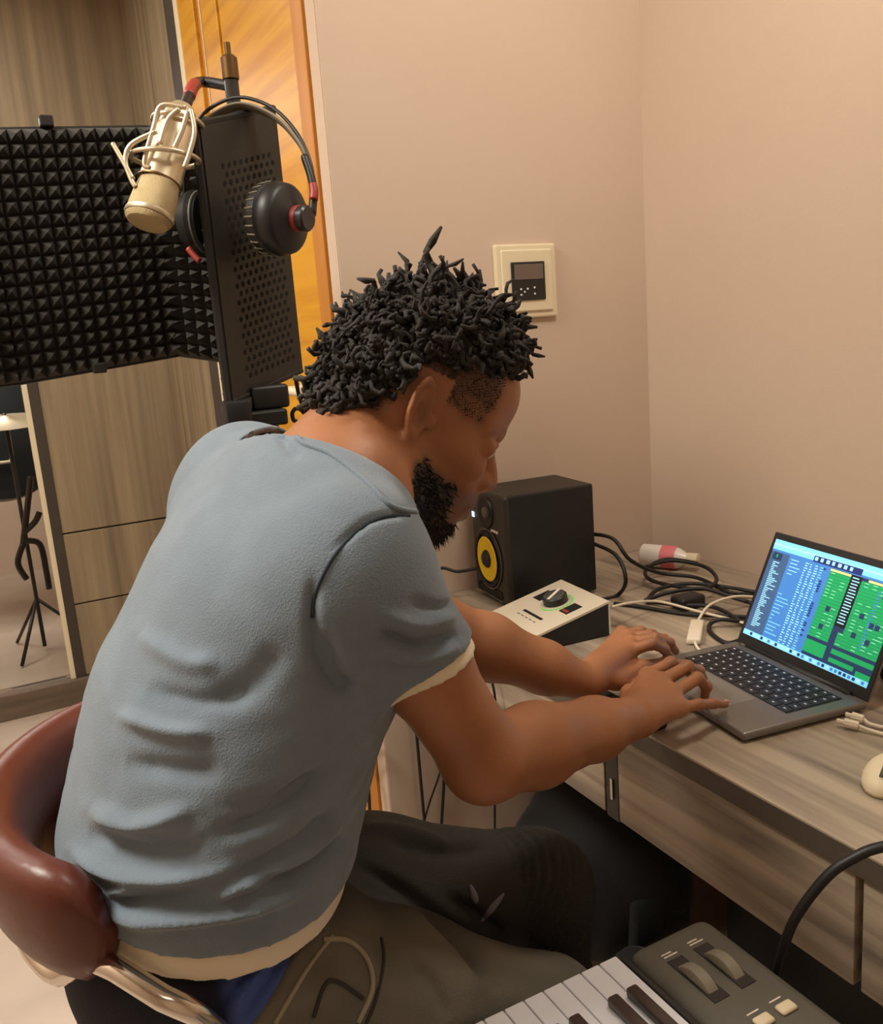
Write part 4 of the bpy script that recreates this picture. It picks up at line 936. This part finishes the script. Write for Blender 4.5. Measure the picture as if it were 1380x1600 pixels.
# eyes, nails
for s_ in (-1, 1):
    bm = B(); bmesh.ops.create_uvsphere(bm, u_segments=20, v_segments=14, radius=.0118*HS, matrix=Matrix.Translation(Vector(H(.0855, s_*.032, -.0035)))); e_ = obj('eye', bm, mat('eye_white', lin(225, 218, 208), .2), body, smooth='all')
    bm = B(); bmesh.ops.create_uvsphere(bm, u_segments=16, v_segments=10, radius=.0062*HS, matrix=Matrix.Translation(Vector(H(.0905, s_*.0315, -.0055)))); obj('iris', bm, mat('iris_brown', lin(30, 18, 12), .15), e_, smooth='all')
M_nail = mat('nail', lin(196, 150, 124), .3)
for f in FR+FL+[TR[1:], TL[1:]]:
    a, b_ = f[-2], f[-1]; d = (b_-a)/np.linalg.norm(b_-a); n = np.array([0, 0, 1])-d*d[2]; n /= np.linalg.norm(n); sd = np.cross(d, n)
    R = np.stack([d, sd, n], 1); MM = Matrix.Translation(Vector(b_+n*.0052+d*.0015)) @ Matrix([list(R[i]) for i in range(3)]).to_4x4() @ Matrix.Diagonal((.0058, .0046, .0024, 1))
    bm = B(); bmesh.ops.create_uvsphere(bm, u_segments=10, v_segments=6, radius=1, matrix=MM); obj('fingernail', bm, M_nail, body, smooth='all')
# hair: twisted locks over the crown and down the back, beard tufts
bvh = BVHTree.FromPolygons([tuple(v) for v in bv[:]], [tuple(int(i) for i in f) for f in bf[inhead[bf].any(1)]])
M_hair = mat('hair', lin(20, 18, 17), .75, var=lin(50, 45, 39), scale=(160, 160, 160), bump=.6, bscale=500)
def lock(bm, p, d, L_, r_, bend, sides=6, seg=6):
    d = d/np.linalg.norm(d); o1 = np.cross(d, rng.normal(size=3)); o1 /= np.linalg.norm(o1); o2 = np.cross(d, o1); ph = rng.uniform(0, 6.28); tw = rng.uniform(9, 15)*rng.choice((-1, 1))
    pts, rs = [], []
    for i in range(seg+1):
        t = i/seg; w_ = r_*1.25*min(1, 2*t)
        pts.append(p+d*L_*t+bend*L_*t*t+o1*w_*math.cos(ph+tw*t)+o2*w_*math.sin(ph+tw*t)); rs.append(r_*(1-.35*t**2)*(1+.28*math.sin(i*2.4+ph)))
    rs[-1] *= .7; tube(bm, pts, rs, sides)
hb = B(); cnt = 0
def hair_lim(x): return np.interp(x, [-.12, -.07, -.05, -.03, .0, .05, .08, .1], [-.052, -.034, .002, .048, .062, .072, .088, .098])
while cnt < 1700:
    u = rng.normal(size=3); u /= np.linalg.norm(u)
    lx, ly, lz = -.012+u[0]*.3, u[1]*.3, .02+u[2]*.3
    o = H(lx, ly, lz); c0 = H(-.012, 0, .03); hit = bvh.ray_cast(Vector(o), Vector(c0-o))
    if hit[0] is None: continue
    p = np.array(hit[0]); ql = HM.T@(p-HO)/HS; lim = hair_lim(ql[0])
    if ql[2] < lim or ql[0] > .085: continue
    nn = np.array(hit[1])
    if nn@(p-c0) < 0: nn = -nn
    edge = min(1, (ql[2]-lim)/.03)
    d = nn+rng.normal(size=3)*.55+hu*.22+hf*(.25 if ql[0] > .03 else -.10)
    L_ = rng.uniform(.014, .030)*(.5+.5*edge)*(.75 if ql[0] < -.05 else 1)
    lock(hb, p-nn*.003, d, L_, rng.uniform(.0035, .0055), rng.normal(size=3)*.5, 5, 8)
    if rng.random() < .45:      # outer, longer twists
        lock(hb, p+nn*L_*.3, d+rng.normal(size=3)*.3, L_*rng.uniform(.8, 1.15), rng.uniform(.0026, .0042), rng.normal(size=3)*.6, 5, 9)
    cnt += 1
obj('hair', hb, M_hair, person, smooth='all')
M_beard = mat('beard_hair', lin(20, 17, 15), .85)
cand = np.where(bdt > .5)[0]; bn = normals(bv, bf); tb = B()
for i in rng.choice(cand, min(2600, len(cand)), replace=False):
    n = bn[i]; dd = n*.8+np.array([0, 0, -.5])-hu*.3+rng.normal(size=3)*.35; dd /= np.linalg.norm(dd); L_ = rng.uniform(.005, .012)*(1.25 if q[i, 2] < -.1 else 1)
    a = Vector(bv[i]-n*.001); t = Vector(dd); o1 = t.orthogonal().normalized()*.0011; o2 = t.cross(o1)
    base = [tb.verts.new(a+o1*math.cos(k*2.094)+o2*math.sin(k*2.094)) for k in range(3)]; tip = tb.verts.new(a+t*L_+Vector(rng.normal(size=3)*.002))
    for k in range(3): tb.faces.new((base[k], base[(k+1) % 3], tip))
o = obj('beard', tb, M_beard, person); o['kind'] = 'stuff'
# short fuzz on the faded sides
cand = np.where((fz > .5) & (np.abs(q[:, 1]) > .03))[0]; tb = B()
for i in rng.choice(cand, min(5200, len(cand)), replace=False):
    n = bn[i]; t = Vector(n+rng.normal(size=3)*.5).normalized(); a = Vector(bv[i]); o1 = t.orthogonal().normalized()*.0008; o2 = t.cross(o1)
    base = [tb.verts.new(a+o1*math.cos(k*2.094)+o2*math.sin(k*2.094)) for k in range(3)]; tip = tb.verts.new(a+t*rng.uniform(.001, .0032))
    for k in range(3): tb.faces.new((base[k], base[(k+1) % 3], tip))
o = obj('short_hair', tb, M_beard, person); o['kind'] = 'stuff'

# ------------------------------------------------------------------ clothes
def plane(p, n): p = np.array(p); n = np.array(n, float); n /= np.linalg.norm(n); return lambda x: (x-p)@n
armdir = (ELR-SHR)/np.linalg.norm(ELR-SHR); armdirL = (ELL-SHL)/np.linalg.norm(ELL-SHL)
neck_c = T[5][0]; neck_ax = (H(-.02, 0, -.04)-T[4][0]); neck_ax /= np.linalg.norm(neck_ax)
def sleeves(inf, cutR, cutL):
    return [CutRc(SHR, SHR+armdir*.26, .053+inf, .060+inf, .035, SHR+armdir*cutR, armdir*.65+np.array([0, .03, -.62])),
            CutRc(SHL, SHL+armdirL*.26, .052+inf, .056+inf, .035, SHL+armdirL*cutL, armdirL)]
def shirt_post(hem_z, coll, thick):
    hem = plane((.14, MID, hem_z), (-.10, .06, -1)); col = plane(neck_c+neck_ax*coll, neck_ax*.9+np.array([.0, 0, .25]))
    def f(p, d):
        d0 = d; d = np.maximum(d, -(d0+thick)); d = np.maximum(d, hem(p))
        r_ = np.linalg.norm((p-neck_c)-np.outer((p-neck_c)@neck_ax, neck_ax), axis=1)
        return np.maximum(d, np.minimum(col(p), .13-r_))
    return f
HC = .0036
M_shirt = mat('shirt_cotton', lin(108, 123, 136), .92, var=lin(116, 132, 145), scale=(30, 30, 30), bump=.45, bscale=520, sheen=.25)
V, lo = build_field(torso(.010)+sleeves(.004, .118, .15), (-.08, .58, .70), (.62, 1.22, 1.34), HC, shirt_post(.828, .0, .008))
sv, sf = surfnet(V, lo, HC); del V; sv = laplace(sv, sf, 4, .5)
sn = normals(sv, sf)
FOLDS = [([(180, 1115), (265, 1142), (335, 1146)], 13, .006), ([(140, 1262), (215, 1290), (305, 1262)], 14, .007), ([(108, 1328), (180, 1364), (265, 1372), (385, 1354)], 11, .008),
         ([(140, 1406), (180, 1396), (225, 1385)], 9, .006), ([(165, 1428), (250, 1438), (370, 1424), (480, 1388)], 11, .008), ([(340, 1402), (370, 1385), (410, 1376)], 9, .006),
         ([(505, 1205), (425, 1272), (330, 1306)], 13, -.007), ([(530, 1262), (460, 1325), (350, 1375)], 11, -.006), ([(540, 1305), (490, 1352), (410, 1388)], 9, -.006), ([(545, 1180), (450, 1240), (350, 1262)], 12, -.004),
         ([(535, 1285), (480, 1335), (400, 1370)], 8, .004), ([(130, 1390), (210, 1406), (330, 1400)], 10, -.005), ([(130, 1300), (230, 1330), (330, 1320)], 14, -.005),
         ([(215, 990), (290, 1035), (345, 1035)], 16, .004), ([(225, 1075), (310, 1095), (400, 1080)], 15, -.004), ([(190, 1190), (280, 1205), (350, 1200)], 18, -.005),
         ([(500, 985), (520, 1060), (560, 1075)], 16, -.010), ([(490, 900), (488, 980), (500, 1050)], 9, -.004), ([(440, 1010), (400, 1060), (330, 1100)], 22, -.004),
         ([(590, 985), (650, 1008), (722, 992)], 9, -.007), ([(600, 962), (660, 975), (715, 958)], 9, .005), ([(575, 1008), (650, 1028), (724, 1008)], 8, .005), ([(640, 940), (690, 950), (715, 935)], 7, -.004),
         ([(440, 660), (445, 690), (470, 715)], 8, -.004), ([(520, 860), (580, 812), (650, 800)], 5, -.003)]
sv = fold(sv, sn, FOLDS); sv = laplace(sv, sf, 1, .4)
# gentle cloth unevenness
sv += normals(sv, sf)*(vnoise(sv*np.array([1, 1, 1.6]), 55, 3)*.0016*sm(1.2-sv[:, 2], 0, .3))[:, None]
shirt = np_mesh('shirt', sv, sf, M_shirt, person)
_up = shirt_post(.798, -.03, .007)
sldir = armdir*.65+np.array([0, .03, -.62]); sldir /= np.linalg.norm(sldir)
def under_post(p_, d):      # only the visible hem and the sleeve edge
    keep = np.minimum(p_[:, 2]-.842, np.maximum(.092-(p_-SHR)@(sldir), np.linalg.norm(p_-SHR-armdir*.13, axis=1)-.10)); return np.maximum(_up(p_, d), keep)
V, lo = build_field(torso(.003, .06)+sleeves(-.0005, .133, .162), (-.08, .58, .66), (.62, 1.22, 1.30), HC, under_post)
uv_, uf = surfnet(V, lo, HC); del V; uv_ = laplace(uv_, uf, 3, .5)
M_under = mat('undershirt_cotton', lin(232, 220, 196), .9, bump=.2, bscale=300)
under = np_mesh('undershirt', uv_, uf, M_under, person)
sbvh = BVHTree.FromPolygons([tuple(v) for v in sv], [tuple(int(i) for i in f) for f in sf])
def trace(bvh_, pts, off=.0006, k=8):
    out = []
    for p in catmull([np.array(p, float) for p in pts], k):
        r_ = Vector(ray(*p)).normalized(); h_ = bvh_.ray_cast(Vector(CP), r_)
        if h_[0] is not None: out.append(h_[0]-r_*off)
    return out
M_seam = mat('shirt_seam', lin(44, 56, 68), .9)
for pts in ([(488, 965), (494, 925), (520, 872), (560, 828), (600, 808), (640, 806)],):
    P = trace(sbvh, pts)
    if len(P) > 3: bm = B(); tube(bm, P, .0016, 6); obj('shoulder_seam', bm, M_seam, shirt, smooth='all')
for pts in ([(465, 664), (470, 690), (520, 712), (575, 755), (610, 790), (650, 800)],):
    P = trace(sbvh, pts)
    if len(P) > 3: bm = B(); tube(bm, P, .0030, 6); obj('collar_seam', bm, M_shirt, shirt, smooth='all')
# jeans
HIPR, HIPL = np.array([.13, .80, .715]), np.array([.13, .975, .715])
KNR, KNL = np.array([.455, .735, .545]), D(838, 1388, 1.16)
ANR, ANL = np.array([.42, .755, .14]), np.array([KNL[0]+.0, KNL[1]-.01, .13])
pel = np.array([.125, MID, .715])
jp = [El(pel, (.150, .195, .105), None, .05), Rc(HIPR, HIPR+(KNR-HIPR)*.5, .098, .088, .05), Rc(HIPR+(KNR-HIPR)*.5, KNR, .088, .070, .03), Rc(KNR, KNR+(ANR-KNR)*.35, .070, .062, .03), Rc(KNR+(ANR-KNR)*.35, ANR, .062, .048, .02),
      Rc(HIPL, HIPL+(KNL-HIPL)*.5, .092, .082, .04), Rc(HIPL+(KNL-HIPL)*.5, KNL, .082, .066, .03), Rc(KNL, KNL+(ANL-KNL)*.35, .066, .062, .03), Rc(KNL+(ANL-KNL)*.35, ANL, .062, .048, .02)]
wa, wb = D(512, 1392, .86), D(352, 1602, .80); wc = np.array([wa[0]+.02, wa[1]+.3, wa[2]+.0])
wn = np.cross(wb-wa, wc-wa); wn /= np.linalg.norm(wn)
if wn@(np.array([-.2, .8, .75])-wa) < 0: wn = -wn
wpl = plane(wa, wn)
def jeans_post(p, d): return np.maximum(d, wpl(p))
V, lo = build_field(jp, (-.06, .58, .10), (.66, 1.12, .86), .004, jeans_post)
jv, jf = surfnet(V, lo, .004); del V; jv = laplace(jv, jf, 3, .5); jn = normals(jv, jf)
jv = fold(jv, jn, [([(600, 1310), (680, 1330), (760, 1325)], 10, -.005), ([(560, 1290), (640, 1300), (720, 1330)], 9, .004), ([(700, 1400), (760, 1440), (800, 1470)], 10, -.006), ([(545, 1345), (640, 1395), (720, 1470), (770, 1540)], 9, -.008), ([(520, 1450), (570, 1480), (590, 1550)], 8, .003), ([(640, 1500), (680, 1540), (700, 1600)], 12, -.004)])
jn = normals(jv, jf)
kd = (ANL-KNL)/np.linalg.norm(ANL-KNL)
ribm = np.clip(1.35-np.linalg.norm((jv-(KNL+np.array([.02, -.02, -.03])))/np.array([.085, .10, .13]), axis=1), 0, 1)*(jv[:, 0] > KNL[0]-.05)
th_ = np.arctan2(jv[:, 2]-(KNL[2]-.10), jv[:, 0]-(KNL[0]-.14)); rad = np.hypot(jv[:, 2]-(KNL[2]-.10), jv[:, 0]-(KNL[0]-.14))
jv = jv+jn*(np.sin(th_*2*math.pi/.062)*.0045*np.clip(ribm*3, 0, 1))[:, None]
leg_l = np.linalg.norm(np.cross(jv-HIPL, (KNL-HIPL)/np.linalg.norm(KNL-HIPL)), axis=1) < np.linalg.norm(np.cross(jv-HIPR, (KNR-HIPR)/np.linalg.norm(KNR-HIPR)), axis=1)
fade_litR = (~leg_l)*sm(vnoise(jv, 30, 21)*.02+.79-jv[:, 1], 0, .06)  # denim fade, also painting the lit near side against the torso's shadow
jc = np.array(lin(54, 53, 48)[:3])+(np.array(lin(112, 108, 95)[:3])-np.array(lin(54, 53, 48)[:3]))*(fade_litR*(.75+.25*vnoise(jv, 70, 5)))[:, None]
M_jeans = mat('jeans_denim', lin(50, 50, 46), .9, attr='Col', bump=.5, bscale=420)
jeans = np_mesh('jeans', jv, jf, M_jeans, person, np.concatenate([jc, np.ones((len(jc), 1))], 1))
jb = BVHTree.FromPolygons([tuple(v) for v in jv], [tuple(int(i) for i in f) for f in jf])
M_stitch = mat('denim_stitch', lin(150, 142, 122), .9); M_stdk = mat('denim_seam', lin(52, 50, 44), .9)
for nm, pts, r_, m_ in (('waistband_seam', [(520, 1462), (480, 1515), (430, 1600)], .0022, M_stitch), ('pocket_seam', [(505, 1468), (545, 1470), (575, 1500), (582, 1545), (560, 1598)], .0026, M_stitch), ('pocket_flap', [(490, 1590), (515, 1532), (568, 1560)], .0022, M_stdk), ('leg_seam', [(596, 1465), (600, 1500), (588, 1560), (572, 1600)], .0018, M_stdk)):
    P = trace(jb, pts)
    if len(P) > 3: bm = B(); tube(bm, P, r_, 6); obj(nm, bm, m_, jeans, smooth='all')
for pts in ([(735, 1382), (742, 1402), (744, 1412)], [(752, 1440), (768, 1420), (788, 1396)]):
    P = trace(jb, pts, .0012)
    if len(P) > 3: bm = B(); tube(bm, P, [.001+.0035*math.sin(math.pi*i/(len(P)-1)) for i in range(len(P))], 8); obj('torn_patch', bm, mat('torn_lining', lin(128, 122, 128), .9), jeans, smooth='all')
# underwear
up_ = [El(pel, (.143, .188, .112), None, .05), Rc(HIPR, HIPR+(KNR-HIPR)*.35, .092, .084, .05), Rc(HIPL, HIPL+(KNL-HIPL)*.35, .086, .078, .05)]
topc = plane((.14, MID, .83), (0, 0, 1))
V, lo = build_field(up_, (-.06, .60, .56), (.40, 1.12, .88), .004, lambda p, d: np.maximum(d, topc(p)))
wv, wf_ = surfnet(V, lo, .004); del V; wv = laplace(wv, wf_, 3, .5)
wv = fold(wv, normals(wv, wf_), [([(440, 1470), (400, 1520), (355, 1590)], 6, .004), ([(420, 1480), (380, 1530), (335, 1590)], 5, -.004), ([(450, 1490), (415, 1540), (380, 1595)], 5, -.004)])
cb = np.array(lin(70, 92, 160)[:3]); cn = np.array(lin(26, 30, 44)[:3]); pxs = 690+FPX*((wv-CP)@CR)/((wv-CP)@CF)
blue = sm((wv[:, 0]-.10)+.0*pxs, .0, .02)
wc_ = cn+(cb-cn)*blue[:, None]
np_mesh('boxer_shorts', wv, wf_, mat('shorts_cotton', lin(40, 50, 90), .9, attr='Col', bump=.3, bscale=300), person, np.concatenate([wc_, np.ones((len(wc_), 1))], 1))
# shoes on the feet (clothing, children of the person)
for an in (ANR, ANL):
    shoe('shoe', '', (an[0]+.19, an[1]-.01), (an[0]-.07, an[1]), person, 0.0)
